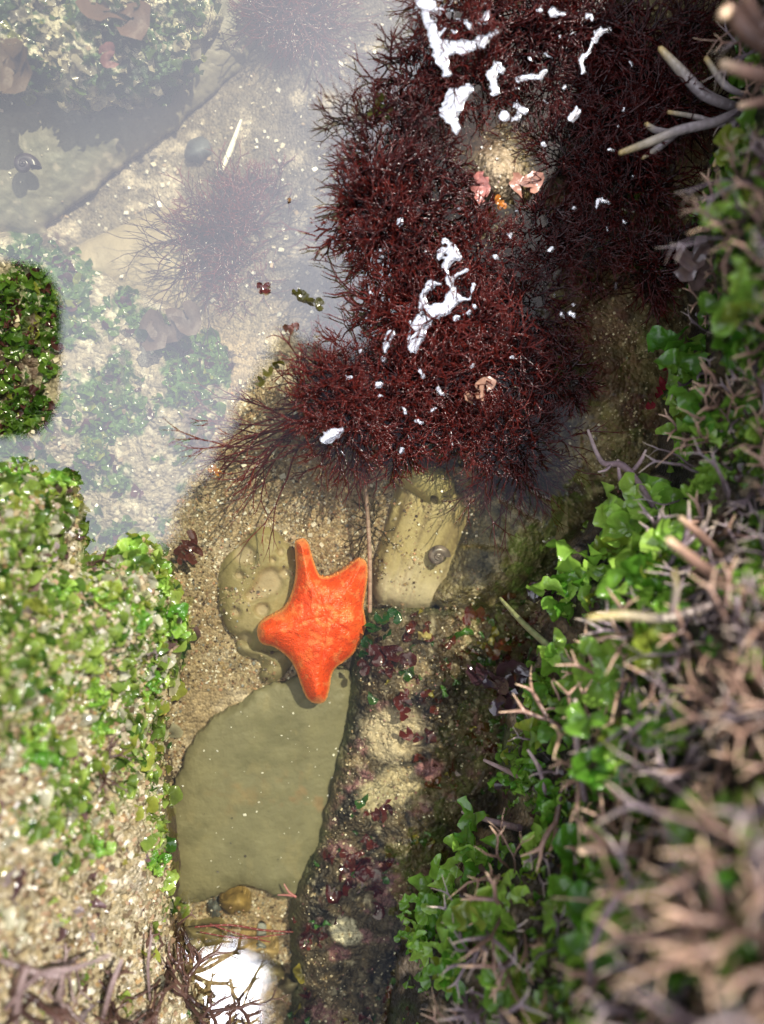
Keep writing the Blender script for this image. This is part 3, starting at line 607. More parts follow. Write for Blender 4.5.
# --- purple twiggy sprigs with pale tips
TW = [(0, (.05, .035, .035)), (.45, (.17, .12, .13)), (.75, (.36, .28, .29)), (1, (.72, .58, .42))]
TO = [(0, (.05, .03, .022)), (.45, (.20, .12, .09)), (.75, (.42, .25, .18)), (1, (.85, .60, .38))]
def sprig(seed, n, Ln, r, levels, stops, spread=.5):
    rg = np.random.default_rng(seed); segs = []
    for i in range(n):
        az = rg.random()*6.28; el = .15+rg.random()*1.1
        d = np.array([math.cos(az)*math.cos(el), math.sin(az)*math.cos(el), math.sin(el)])
        branch(segs, np.array([rg.normal()*.15, rg.normal()*.15, 0]), d, Ln*(.7+.6*rg.random()), r*(.6+.6*rg.random()), 0, levels, spread, rg, .75, .85, .26, 3)
    V, F, t = tubes(segs, 7)
    return V, F, ramp(t, stops)
tp_ = []
for k in range(8):
    V_, F_, c = sprig(700+k, [5, 6, 4, 5, 7, 5, 6, 4][k], [1.1, .9, 1.3, 1.0, .9, 1.2, .9, 1.4][k], [.075, .085, .07, .09, .085, .075, .10, .065][k], 2, TO if k % 2 else TW)
    tp_.append(make_mesh('twig_seaweed', V_, F_, M['twig'], c))
tw_n = 0
cand = []
rg = np.random.default_rng(77)
for _ in range(6000):
    x = rg.uniform(440, 800); y = rg.uniform(380, 1060)
    d = sdf(right_poly[::4], np.array([x]), np.array([y]))[0]
    if d < 48: continue
    dens = sst(40, 200, d)+(.2 if y > 930 else 0)
    if rg.random() > dens: continue
    if all((x-a)**2+(y-b)**2 > 26**2 for a, b in cand): cand.append((x, y))
for _ in range(3000):
    x = rg.uniform(690, 800); y = rg.uniform(-20, 500)
    if sdf(right_poly[::4], np.array([x]), np.array([y]))[0] > 16 and all((x-a)**2+(y-b)**2 > 24**2 for a, b in cand): cand.append((x, y))
for x in ((760, 20), (748, 110), (756, 180), (735, 240), (758, 255), (740, 385), (757, 400)): cand.append(x)
for i, (x, y) in enumerate(cand):
    z = float(samp(top, x, y)); s_ = rg.uniform(.55, 1.15)*(.75 if y < 500 else 1)*(1+.45*sst(740, 960, y)*sst(560, 700, x))
    o = obj('twig_seaweed', tp_[int(rg.integers(8))], P(x, y, z-.05), rot=(rg.normal()*.3, -.3+rg.normal()*.3, rg.random()*6.28), scale=s_)
    tag(o, 'stubby purple brown twig seaweed with pale tips, one of many crowding the right bank', 'seaweed', 'stubby twig seaweeds crowding the right bank')

def path_tube(name, pts, radii, stops, mat, label, cat, sides=8, group=None, forks=()):
    """a stalk along pixel points (px,py,z); forks: further branches as the same kind of lists"""
    segs = []
    for pp, rr__ in [(pts, radii)]+list(forks):
        q = np.array(pp, float); k = 5; m = len(q); out_ = []
        for i in range(m-1):
            p0, p1, p2, p3 = q[max(i-1, 0)], q[i], q[i+1], q[min(i+2, m-1)]
            for j in range(k):
                t = j/k; out_.append(.5*((2*p1)+(-p0+p2)*t+(2*p0-5*p1+4*p2-p3)*t*t+(-p0+3*p1-3*p2+p3)*t**3))
        out_.append(q[-1]); q = np.array(out_); Wp = P(q[:, 0], q[:, 1], q[:, 2]); R_ = np.interp(np.linspace(0, 1, len(q)), np.linspace(0, 1, len(rr__)), rr__)
        for i in range(len(q)-1): segs.append((*Wp[i], *Wp[i+1], R_[i], R_[i+1], i/(len(q)-1), (i+1)/(len(q)-1)))
    V_, F_, t = tubes(segs, sides); o = world_obj(name, V_, F_, M[mat], ramp(t, stops)); tag(o, label, cat, group); return o
ZT = lambda x, y, h=.3: float(samp(top, x, y))+h
def zl(pts, h0, h1):       # add heights along a pixel list: base on the ground, tip lifted
    n_ = len(pts); zb_ = ZT(*pts[0], h0); return [(x, y, zb_+(h1-h0)*i/(n_-1)) for i, (x, y) in enumerate(pts)]
def zl2(pts, h0, h1):
    n_ = len(pts); return [(x, y, (ZT(*pts[0], h0))*(1-i/(n_-1))+max(ZT(*pts[-1], h1), .3)*(i/(n_-1))) for i, (x, y) in enumerate(pts)]
CR = [(0, (.13, .10, .10)), (.5, (.40, .34, .33)), (.8, (.50, .42, .30)), (1, (.62, .45, .18))]
BG = 'big pale branches reaching over the red seaweed'
path_tube('branch_seaweed', zl([(738, 108), (705, 95), (680, 70), (660, 48)], .5, 1.0), [.17, .2, .18, .1], CR, 'twig', 'long pale curved branch with an orange tip, reaching up left over the red seaweed', 'seaweed', group=BG)
path_tube('branch_seaweed', zl([(742, 110), (715, 122), (680, 130), (650, 142), (620, 153)], .5, .9), [.15, .17, .17, .15, .09], CR, 'twig', 'pale forked branch with cream knobs, lowest tips pointing left over the seaweed', 'seaweed', group=BG,
          forks=[(zl([(670, 132), (655, 130), (646, 124)], 2.0, 2.2), [.1, .12, .09]), (zl([(676, 134), (658, 148), (642, 158)], 1.8, 1.9), [.13, .13, .07])])
path_tube('branch_seaweed', zl([(742, 105), (730, 130), (722, 150), (714, 166)], .6, 1.2), [.13, .17, .15, .07], CR, 'twig', 'short lilac branch pointing down from the pale branches', 'seaweed', group=BG)
path_tube('branch_seaweed', zl([(730, 128), (700, 118), (668, 112)], .3, .6), [.09, .1, .07], CR, 'twig', 'thin olive branch between the two long pale branches', 'seaweed', group=BG)
path_tube('branch_seaweed', zl([(745, 95), (725, 85), (706, 58)], .6, .9), [.08, .12, .09], CR, 'twig', 'dull shaded stub above the fork of pale branches', 'seaweed', group=BG)
path_tube('branch_seaweed', zl([(800, 80), (760, 75), (722, 64)], .5, 1.2), [.18, .2, .12], TO, 'twig', 'pink stub at the right edge under the bright green tuft', 'seaweed', group=BG)
path_tube('branch_seaweed', zl([(790, 60), (750, 35), (732, 12), (722, 16)], .8, 1.8), [.2, .25, .22, .15], TO, 'twig', 'thick pink blurred branch in the top right corner', 'seaweed', group=BG, forks=[(zl([(790, 60), (752, 12), (745, -12)], .8, 2.0), [.16, .18, .14])])
path_tube('branch_seaweed', zl([(790, 95), (760, 102), (740, 106)], .5, .9), [.14, .15, .08], TO, 'twig', 'short orange pink stub just right of the pale fork', 'seaweed', group=BG)
PU = [(0, (.12, .08, .085)), (.6, (.36, .25, .26)), (1, (.50, .38, .34))]
path_tube('forked_twig', zl2([(655, 510), (640, 485), (622, 465), (602, 462), (588, 430)], .4, 1.6), [.1, .12, .13, .1, .05], PU, 'twig', 'forked mauve twig standing over the olive rock, left of the green tufts', 'seaweed',
          forks=[([(630, 474, 1.5), (640, 462, 1.9), (646, 450, 2.2)], [.08, .08, .04]), ([(612, 464, 1.2), (606, 470, 1.2), (598, 472, 1.2)], [.07, .06, .03]), ([(626, 500, 1.4), (620, 478, 1.4), (618, 460, 1.3)], [.07, .08, .06])])
path_tube('stalk', zl2([(665, 715), (640, 695), (600, 680), (560, 655), (525, 625), (500, 598)], .2, .7), [.13, .17, .15, .13, .11, .06], [(0, (.16, .10, .09)), (.3, (.34, .26, .25)), (.5, (.22, .25, .13)), (1, (.26, .27, .10))], 'twig', 'long pale green stalk running diagonally over the dark wet weed', 'seaweed')
path_tube('finger_branch', zl([(720, 600), (690, 612), (660, 618), (620, 615), (588, 618)], .8, 1.6), [.12, .13, .14, .14, .08], [(0, (.2, .14, .14)), (.5, (.4, .33, .25)), (1, (.52, .42, .14))], 'twig', 'yellow tipped finger branch pointing left among green tufts', 'seaweed', forks=[(zl([(672, 612), (676, 590), (674, 570)], 2.5, 3.0), [.1, .1, .04])])
path_tube('finger_branch', zl([(730, 590), (700, 565), (668, 540)], .8, 2.2), [.18, .18, .1], TO, 'twig', 'tan pointed branch beside the slate dark gap on the right', 'seaweed')
path_tube('finger_branch', zl([(720, 555), (700, 535), (680, 518)], .8, 2.0), [.14, .15, .08], TO, 'twig', 'shorter tan branch just above the pointed one', 'seaweed')
path_tube('finger_branch', zl([(655, 850), (620, 848), (580, 850)], 1.0, 1.4), [.2, .22, .12], TO, 'twig', 'stout pink cream branch low on the bank pointing left', 'seaweed', forks=[(zl([(610, 852), (595, 835), (582, 828)], 3.4, 3.6), [.12, .12, .07])])
path_tube('straight_twig', zl2([(548, 800), (525, 780), (484, 760)], .5, .9), [.12, .13, .06], PU, 'twig', 'straight mauve twig sticking out over the crusted rock', 'seaweed', forks=[(zl2([(545, 795), (540, 770), (528, 750)], .6, 1.4), [.08, .09, .05])])
path_tube('straight_twig', zl2([(520, 828), (495, 822), (462, 812)], .5, .7), [.14, .12, .06], PU, 'twig', 'dull pink twig below the straight mauve one, pointing left', 'seaweed')
path_tube('arched_twig', zl([(590, 1000), (592, 950), (612, 905), (640, 880)], 1.2, 2.2), [.08, .1, .1, .06], PU, 'twig', 'thin grey arched twig near the bottom centre of the bank', 'seaweed')
path_tube('arched_twig', zl([(585, 800), (578, 760), (575, 700)], .8, 1.2), [.12, .12, .07], PU, 'twig', 'upright dull mauve twig left of the green middle of the bank', 'seaweed')
# sticks
path_tube('stick', [(365, 478, -1.3), (368, 520, -1.3), (370, 560, -1.35), (370, 612, -1.3)], [.075, .08, .085, .08], [(0, (.30, .20, .15)), (.5, (.42, .30, .24)), (1, (.36, .25, .2))], 'twig', 'thin pinkish brown stick standing straight beside the right arm of the starfish', 'stick')
path_tube('shell_sliver', [(221, 171, -3.9), (231, 148, -3.9), (241, 120, -3.9)], [.10, .12, .05], [(0, (.8, .76, .62)), (1, (.8, .76, .62))], 'grit', 'long white shell sliver lying on the far sand channel', 'shell')
path_tube('straw', zl([(597, 204), (615, 208), (634, 212)], .75, .75), [.03, .035, .03], [(0, (.8, .78, .8)), (1, (.7, .68, .7))], 'grit', 'thin white straw on the dark red seaweed', 'straw')
path_tube('red_filament', [(195, 927, -1.2), (230, 925, -1.0), (262, 930, -1.0), (293, 932, -.9)], [.03, .04, .04, .03], [(0, (.28, .06, .06)), (1, (.3, .08, .07))], 'red', 'thin pink red filament crossing the pebbles below the slab', 'seaweed',
          forks=[([(200, 932, -1.2), (240, 938, -1.0), (285, 934, -.9)], [.025, .03, .02]), ([(210, 924, -1.2), (235, 933, -1.0), (270, 942, -1.0)], [.03, .03, .02])])
path_tube('pink_sprig', [(296, 897, -1.5), (289, 892, -1.5), (284, 884, -1.5)], [.05, .05, .03], [(0, (.5, .16, .16)), (1, (.6, .3, .28))], 'red', 'tiny pink sprig with white bits on the lower right of the slab', 'seaweed', forks=[([(294, 896, -1.5), (286, 895, -1.5), (278, 895, -1.5)], [.04, .04, .03])])
# brown twigs of the lower left
BR = [(0, (.035, .018, .014)), (.6, (.09, .045, .035)), (1, (.13, .07, .05))]
BRL = [(0, (.12, .08, .07)), (1, (.30, .22, .20))]
bp_ = []
for k in range(4):
    V_, F_, c = sprig(820+k, 6, .85, .085, 3, BR if k < 3 else BRL, .5); bp_.append(make_mesh('brown_twig', V_, F_, M['twig'], c))
for i, (x, y, s_, where) in enumerate([(178, 930, .8, 'at the bank edge beside the small pebble pool'), (168, 965, 1.0, 'thick and dark, left of the white reflection'), (185, 1000, 1.0, 'reaching over the white reflection'), (215, 1010, .9, 'at the bottom edge over the white reflection'),
    (240, 995, .7, 'lying across the right rim of the white reflection'), (150, 1010, .9, 'at the bottom edge left of the white reflection'), (110, 1005, .8, 'sparse, on the sandy crust at the bottom'), (60, 1000, .9, 'among pale sticks in the bottom left corner'), (20, 1000, 1.1, 'deep in the bottom left corner'),
    (95, 560, .45, 'wine dark, at the waterline of the left bank'), (100, 765, .5, 'small and dark, on the right flank of the left bank'), (75, 965, .5, 'thin, on bare sand near the lower left')]):
    z = max(float(samp(top, x, y)), -.6)
    o = obj('brown_twig', bp_[i % 4 if i > 4 else i % 3], P(x, y, z), rot=(rng.normal()*.2, rng.normal()*.2, rng.random()*6.28), scale=s_*1.1); tag(o, 'dark brown twiggy seaweed '+where, 'seaweed', 'brown twig seaweeds of the lower left')
for i, (pts, r_) in enumerate([([(5, 1010), (40, 975), (75, 968), (110, 955)], .09), ([(15, 1030), (20, 990), (28, 965)], .12), ([(0, 960), (35, 972), (60, 976)], .1), ([(70, 1024), (60, 995), (66, 965)], .07), ([(150, 1000), (148, 965), (152, 935)], .06), ([(100, 1030), (112, 985), (122, 960)], .1)]):
    path_tube('grey_stick', zl(pts, .2, .5), [r_*.8, r_, r_*.6], [(0, (.14, .09, .08)), (1, (.30, .22, .21))], 'twig',
              'mauve grey weed stick '+['running up right across the lower left sand', 'stout, rising from the bottom left corner', 'lying flat at the left edge near the bottom', 'thin, upright near the bottom left', 'thin, upright on the dark bank edge by the white reflection', 'slanting, brown, on the bare crust at the bottom'][i], 'seaweed')

# --- flat dark red blades
def blade(name, x, y, z, lobes, c1, label, mat='wet', cat='seaweed', tilt=.35, seed=1):
    rg = np.random.default_rng(seed); pts = []; rad = []
    Vs, Fs, Cs = [], [], []; n_ = 0
    for (dx, dy, R) in lobes:
        V, F, t = leaf(R, rg, 5, 13, 5.2, .14, .25, 3); V = V @ rotm(rg, tilt).T
        c0 = P(x+dx, y+dy, z)+np.array([0, 0, rg.random()*.15]); V = V+c0
        Vs.append(V); Fs.append(F+n_); n_ += len(V); Cs.append(np.ones((len(V), 3))*np.array(c1)*(.8+.4*t[:, None]))
    o = world_obj(name, np.concatenate(Vs), np.concatenate(Fs), M[mat], np.concatenate(Cs)); tag(o, label, cat); return o
DR = (.10, .018, .012)
blade('flat_red_seaweed', 190, 545, -1.6, [(0, -5, .35), (4, 8, .4), (-8, 6, .28), (-8, 14, .2)], (.09, .025, .012), 'brown red lobed blade on the sand left of the holed stone', seed=1)
blade('flat_red_seaweed', 402, 705, -.6, [(0, -3, .35), (3, 8, .28), (2, -12, .2)], DR, 'dark red blade on the sandy top of the crusted rock', seed=2)
blade('flat_red_seaweed', 406, 733, -.7, [(0, 0, .28)], DR, 'single small dark red disc below the larger red blade on the crusted rock', seed=3)
blade('flat_red_seaweed', 362, 885, -1.0, [(-28, 5, .4), (-10, 0, .4), (6, -12, .45), (12, 4, .35), (14, 24, .35), (24, -24, .35), (0, -22, .3)], (.06, .008, .006), 'spreading dark red blades low on the crusted rock', seed=4)
blade('flat_red_seaweed', 385, 655, -.7, [(-10, 0, .4), (8, -4, .4), (22, 4, .35), (-22, 12, .3)], (.06, .012, .010), 'dark red blades at the upper left end of the crusted rock', seed=5)
blade('flat_red_seaweed', 474, 610, -.9, [(0, 0, .38), (-4, 8, .3)], DR, 'dark red blade on the dark olive stone edge', seed=6)
blade('flat_red_seaweed', 355, 812, -1.1, [(0, 0, .35), (8, 3, .25)], (.1, .02, .012), 'dull red blade flat on the left flank of the crusted rock', seed=7)
blade('flat_red_seaweed', 492, 650, -.6, [(0, 0, .35), (12, -6, .3)], (.12, .03, .02), 'reddish blade at the tip of the wet purple weed', seed=8)
blade('flat_brown_seaweed', 170, 325, -1.9, [(-18, 6, .7), (0, 0, .75), (18, -6, .6)], (.07, .045, .03), 'dark brown blade sunk beneath the cloud reflection', seed=9, tilt=.15, mat='stone')
blade('flat_brown_seaweed', 2, 66, -1.5, [(0, 0, 1.0), (14, 8, .8), (-14, 2, 1.0), (8, -10, .8)], (.07, .042, .018), 'smooth brown blade on the boulder at the upper left edge', seed=10, tilt=.3, mat='stone')
blade('flat_brown_seaweed', 115, 12, -1.5, [(-10, 0, .8), (18, 8, .7)], (.09, .05, .03), 'dim brown blade on top of the upper left boulder', seed=11, tilt=.5, mat='stone')
blade('flat_brown_seaweed', 108, 52, -1.5, [(0, 0, .3), (2, 10, .3)], (.13, .045, .04), 'dull pink blade on the upper left boulder', seed=12, tilt=.3, mat='stone')
blade('floating_fragment', 263, 288, .03, [(-3, 0, .18), (4, 1, .18)], (.10, .02, .015), 'small dark fragment floating on the bright water', seed=13)
blade('floating_fragment', 291, 329, .03, [(-3, 1, .2), (4, -2, .16)], (.16, .06, .04), 'rusty fragment floating just below the darker one', seed=14)
blade('floating_fragment', 289, 200, .03, [(0, 0, .08)], (.2, .1, .03), 'tiny tan speck floating high on the cloudy water', seed=15)
blade('purple_weed', 505, 680, .15, [(-30, -8, .5), (-12, 0, .6), (6, -8, .6), (22, 4, .7), (0, 14, .6), (34, -14, .5), (-5, 26, .4), (28, 20, .5), (44, 2, .4)], (.045, .022, .026), 'shiny dark purple wet weed folded on the crusted rock', seed=16, tilt=.7)
blade('purple_weed', 545, 592, .2, [(-10, 0, .35), (6, 4, .35), (18, 6, .3)], (.04, .022, .024), 'small shiny purple weed at the waterline above the green stalk', seed=17, tilt=.8)
blade('leathery_weed', 712, 262, 2.4, [(-22, -8, .6), (-8, 8, .75), (12, 2, .8), (26, -10, .7), (10, -18, .6), (30, 12, .5), (-18, 18, .4), (-30, 4, .5), (0, -4, .8)], (.20, .135, .12), 'grey purple leathery weed at the right edge under the pale branches', seed=18, tilt=.6)
blade('green_tuft', 432, 438, -.3, [(0, 0, .3), (8, 6, .3), (-6, 8, .25), (3, 14, .25)], (.015, .07, .015), 'little dark green tuft below the red seaweed', mat='green', seed=19, tilt=.9)
blade('green_tuft', 372, 628, -.7, [(0, 0, .3), (10, -10, .3), (-4, 14, .3), (22, -12, .3), (14, 6, .25), (-8, 26, .22)], (.02, .09, .015), 'dark green tuft touching the right side of the starfish', mat='green', seed=20, tilt=.8)
blade('green_tuft', 380, 104, .1, [(0, 0, .28), (5, 8, .25), (-6, 10, .22)], (.10, .12, .02), 'olive green tuft at the upper left edge of the red seaweed', mat='green', seed=31, tilt=.8)
blade('green_tuft', 303, 296, .1, [(0, 0, .2), (-6, -4, .16), (9, 5, .2), (17, 8, .2)], (.08, .075, .015), 'yellow green fringe on the left bulge of the red seaweed beside bright water', mat='green', seed=32, tilt=.8)
blade('green_tuft', 268, 372, .0, [(0, 0, .22), (-8, 10, .2), (10, -8, .22)], (.12, .11, .02), 'yellow olive fringe above the feathery fan at the edge of the reflection', mat='green', seed=33, tilt=.8)
blade('green_tuft', 8, 935, 3.2, [(-8, 0, .5), (10, 2, .5), (0, -12, .45), (14, -10, .4)], (.06, .2, .02), 'bright green tuft at the left edge near the bottom', mat='green', seed=21, tilt=.8)
blade('green_tuft', 560, 812, .6, [(0, 0, .3), (6, 8, .3)], (.03, .12, .02), 'small glossy green tuft left of the stout pink cream branch', mat='green', seed=22, tilt=.6)
blade('flat_red_seaweed', 655, 395, .1, [(-6, 10, .2), (2, -2, .25), (10, -14, .3), (14, -26, .25)], (.2, .02, .03), 'crimson sliver at the waterline below the leathery weed', seed=23, tilt=.8)
blade('pink_crust', 480, 187, .5, [(0, 0, .35), (1, -8, .25), (0, 9, .28)], (.42, .16, .13), 'upright pink frilled crust in the bare sandy spot', mat='twig', cat='crust', seed=24, tilt=.3)
blade('pink_crust', 520, 185, .45, [(0, 0, .4), (12, -2, .4)], (.35, .17, .12), 'flat pinkish crust right of the upright pink one', mat='twig', cat='crust', seed=25, tilt=.3)
blade('pink_crust', 478, 392, .9, [(0, 0, .3), (8, -8, .3), (-10, 6, .25)], (.34, .19, .13), 'pale pink frilled crust below the centre of the red seaweed', mat='twig', cat='crust', seed=26, tilt=.5)
blade('flat_amber_seaweed', 499, 202, .5, [(0, 0, .22), (2, 6, .15)], (.6, .22, .04), 'tiny amber blade under the upright pink crust', mat='wet', seed=27)
blade('flat_amber_seaweed', 212, 468, -.8, [(0, 0, .16), (6, 4, .14)], (.4, .17, .03), 'tiny orange blade on the sand at the edge of the reflection', mat='wet', seed=28)

# --- snails
def snail(x, y, z, R, c1, label):
    th = np.linspace(0, 2*np.pi*2.6, 60); V = []; Cs = []; ns = 10; F = []
    root = bpy.data.objects.new('sea_snail', None); scene.collection.objects.link(root); root.location = Vector(P(x, y, z)*S); tag(root, label, 'snail')
    for i, a in enumerate(th):
        k = math.exp(-a*.14); rad = R*.58*k; tr_ = R*.48*k
        c0 = np.array([rad*math.cos(a), rad*math.sin(a), R*.75*(1-k)+R*.25]); rad_d = np.array([math.cos(a), math.sin(a), 0])
        for j in range(ns):
            b = 2*math.pi*j/ns; V.append(c0+tr_*(rad_d*math.cos(b)+np.array([0, 0, 1])*math.sin(b)*1.05)); Cs.append(np.array(c1)*(1.5 if (i//3) % 2 and j % 3 else .8))
    for i in range(59):
        for j in range(ns): F.append((i*ns+j, i*ns+(j+1) % ns, (i+1)*ns+(j+1) % ns, (i+1)*ns+j))
    me = make_mesh('shell', V, F, M['grit'], np.array(Cs)); obj('shell', me, (0, 0, 0), root)
snail(436, 556, -1.6, .55, (.14, .11, .09), 'round grey brown snail on the pale grooved stone')
snail(27, 168, -3.5, .55, (.03, .022, .028), 'dark spiral snail on the smooth rock band at the upper left')

# ------------------------------------------------------------------ uncountable cover
OCT = np.array([(1, 0, 0), (-1, 0, 0), (0, 1, 0), (0, -1, 0), (0, 0, 1), (0, 0, -1)], float)
OF = np.array([(0, 2, 4), (2, 1, 4), (1, 3, 4), (3, 0, 4), (2, 0, 5), (1, 2, 5), (3, 1, 5), (0, 3, 5)])
CUB = np.array([(x, y, z) for x in (-1, 1) for y in (-1, 1) for z in (-1, 1)], float)*.62
CF = np.array([(0, 1, 3, 2), (4, 6, 7, 5), (0, 4, 5, 1), (2, 3, 7, 6), (0, 2, 6, 4), (1, 5, 7, 3)])
def grit(name, n, region, smin, smax, pal, seed, label, lift=.3, pw=2.5, kind='stuff'):
    rg = np.random.default_rng(seed); x0, y0, x1, y1, ok = region
    px = rg.uniform(x0, x1, n*3); py = rg.uniform(y0, y1, n*3); k = ok(px, py, rg); px, py = px[k][:n], py[k][:n]; n = len(px)
    s_ = smin+(smax-smin)*rg.random(n)**pw
    c0 = P(px, py, samp(top, px, py)+s_*lift)
    sh = s_[:, None]*(.45+.75*rg.random((n, 3))); sh[:, 2] *= .6
    V = CUB[None]*sh[:, None]*(.75+.5*rg.random((n, 8, 3)))
    a = rg.random(n)*6.28; ca, sa = np.cos(a)[:, None], np.sin(a)[:, None]; ti = rg.normal(size=n)*.5; ct, st2 = np.cos(ti)[:, None], np.sin(ti)[:, None]
    x = V[..., 0]; y = V[..., 1]; z = V[..., 2]; y, z = y*ct-z*st2, y*st2+z*ct; x, y = x*ca-y*sa, x*sa+y*ca
    V = np.stack([x, y, z], -1)+c0[:, None]
    F = (CF[None]+8*np.arange(n)[:, None, None]).reshape(-1, 4)
    pal = np.array([p[0] for p in pal]); w = np.array([p[1] for p in PALS[name]]); ci = rg.choice(len(pal), n, p=w/w.sum())
    c = pal[ci]*(.7+.6*rg.random((n, 1))); c = np.clip(np.repeat(c, 8, 0), 0, .9)
    tag(world_obj(name, V.reshape(-1, 3), F, M['grit'], c, smooth=False), label, None, None, kind)
base_pal = [((.27, .19, .09), 5), ((.40, .31, .18), 4), ((.80, .74, .60), 1.9), ((.07, .045, .025), 2.4), ((.25, .16, .09), 3), ((.45, .25, .14), .8), ((.22, .23, .22), .7)]
PALS = dict(sand_grains=base_pal, bank_grains=[((.34, .27, .15), 5), ((.44, .38, .25), 4), ((.68, .64, .52), 1.3), ((.12, .085, .05), 2.5), ((.34, .22, .10), .6), ((.3, .2, .12), 3)],
            rock_grains=[((.5, .42, .28), 3), ((.75, .68, .52), 1.6), ((.1, .08, .05), 2), ((.30, .14, .14), 1), ((.28, .2, .1), 2)], shell_bits=[((.60, .56, .46), 4), ((.50, .44, .32), 3), ((.35, .26, .17), 2)], slab_specks=[((.82, .80, .70), 4), ((.06, .05, .04), 2)])
on = lambda *ks: (lambda px, py, rg: np.isin(samp_i(owner, px, py), ks))
def near(px, py, rg): return ((samp_i(owner, px, py) == 0) | ((samp_i(owner, px, py) == 20) & (rg.random(len(px)) < .14*sst(-.1, .3, fbm(px, py, 18, 3, 431))*3))) & ~((px > 185) & (px < 345) & (py > 690) & (py < 892)) & (rg.random(len(px)) < .9)
grit('sand_grains', 26000, (130, 380, 480, 1060, near), .018, .085, base_pal, 1, 'coarse shell sand grains on the pool floor')
grit('shell_bits', 1500, (-40, -40, 420, 560, lambda px, py, rg: (samp_i(owner, px, py) == 0) | ((samp_i(owner, px, py) == 4) & (rg.random(len(px)) < .55)) | (rg.random(len(px)) < .05)), .03, .15, PALS['shell_bits'], 2, 'pale broken shell bits on the far pool floor')
grit('bank_grains', 21000, (-190, 460, 230, 1080, on(7)), .03, .17, PALS['bank_grains'], 3, 'sunlit coarse grains crusted on the left bank')
grit('rock_grains', 24000, (300, -20, 720, 1060, lambda px, py, rg: np.isin(samp_i(owner, px, py), (5, 6)) & (rg.random(len(px)) < (.12+.6*sst(-.1, .4, fbm(px, py, 42, 5, 72, .65))))), .02, .075, PALS['rock_grains'], 4, 'sand grains and crust bits on the dark rocks')
grit('slab_specks', 80, (180, 700, 340, 895, lambda px, py, rg: sdf(np.array(slab), px, py) > 6), .02, .08, PALS['slab_specks'], 5, 'scattered white and black specks on the flat slab')
# leaves: small weed mats
def mat_leaves(name, n, region, Rr, lo, hi, seed, label, matn='green', tilt=.8, lift=.05, odd=None):
    rg = np.random.default_rng(seed); x0, y0, x1, y1, ok = region
    px = rg.uniform(x0, x1, n*4); py = rg.uniform(y0, y1, n*4); k = ok(px, py, rg); px, py = px[k][:n], py[k][:n]
    pts = P(px, py, samp(top, px, py)+lift)
    def cf(t, r_):
        if odd is not None and r_.random() < odd[1]: return np.array(odd[0])[None]*(.6+.8*r_.random())*(.7+.5*t[:, None])
        return green_col(t, r_, lo, hi)
    V, F, c = leaf_set(pts, Rr[0]+(Rr[1]-Rr[0])*rg.random(len(pts))**1.5, rg, tilt, cf, 5, 12, 3.6, .40, .45)
    tag(world_obj(name, V, F, M[matn], c), label, None, None, 'stuff')
ml = lambda px, py, rg: (samp_i(owner, px, py) == 7) & (rg.random(len(px)) < .04+.96*sst(-.12, .22, fbm(px, py, 34, 4, 83)+.42*sst(860, 730, py)-.10-.35*sst(860, 960, py)+.25*sst(115, 150, px)*(py < 700)))
mat_leaves('green_weed_mat', 3000, (-190, 462, 200, 1060, ml), (.12, .46), (.03, .10, .012), (.38, .50, .10), 11, 'mat of small bright green weed on the left bank', tilt=.38, lift=.0, odd=((.50, .48, .34), .2))
mw_ = lambda px, py, rg: (samp_i(owner, px, py) == 7) & (rg.random(len(px)) < .05+.9*sst(.1, .35, fbm(px, py, 40, 4, 183)))
mat_leaves('wine_weed_mat', 150, (-60, 462, 200, 1060, mw_), (.14, .40), (.06, .03, .03), (.14, .08, .08), 15, 'scraps of wine dark weed among the green on the left bank', matn='wet', tilt=.7, odd=((.30, .24, .24), .2))
mg = lambda px, py, rg: (samp_i(owner, px, py) == 4) & (rg.random(len(px)) < sst(-.2, .15, fbm(px, py, 30, 5, 51, .6)))
mat_leaves('sunken_weed_mat', 1100, (-60, 240, 250, 560, mg), (.12, .36), (.04, .12, .012), (.16, .28, .04), 12, 'mat of small green weed under the clouded water', odd=((.09, .03, .03), .18))
mr = lambda px, py, rg: (samp_i(owner, px, py) == 8) & (sdf(right_poly[::4], px, py) < 260) & (rg.random(len(px)) < .15+.85*sst(-.1, .3, fbm(px, py, 50, 4, 93)))
mat_leaves('bank_weed_mat', 2400, (400, -40, 800, 1060, mr), (.12, .42), (.04, .14, .015), (.30, .50, .08), 13, 'low mat of small green weed between tufts on the right bank', odd=((.12, .07, .06), .25))
mc = lambda px, py, rg: (samp_i(owner, px, py) == 6) & (rg.random(len(px)) < .02+sst(.05, .3, fbm(px, py, 30, 4, 190))+.5*sst(400, 500, px)*(py < 760))
mat_leaves('maroon_weed_mat', 420, (290, 600, 640, 1060, mc), (.12, .38), (.05, .012, .010), (.11, .022, .016), 16, 'small maroon and dark green scraps growing over the crusted rock', matn='wet', tilt=.5, odd=((.04, .11, .02), .3))
mk = lambda px, py, rg: (samp_i(owner, px, py) == 3) & (rg.random(len(px)) < .8)
mat_leaves('boulder_weed_mat', 500, (-60, -60, 220, 110, mk), (.15, .4), (.03, .07, .015), (.10, .16, .03), 14, 'dim green growth on the upper left boulder', odd=((.45, .40, .28), .4))

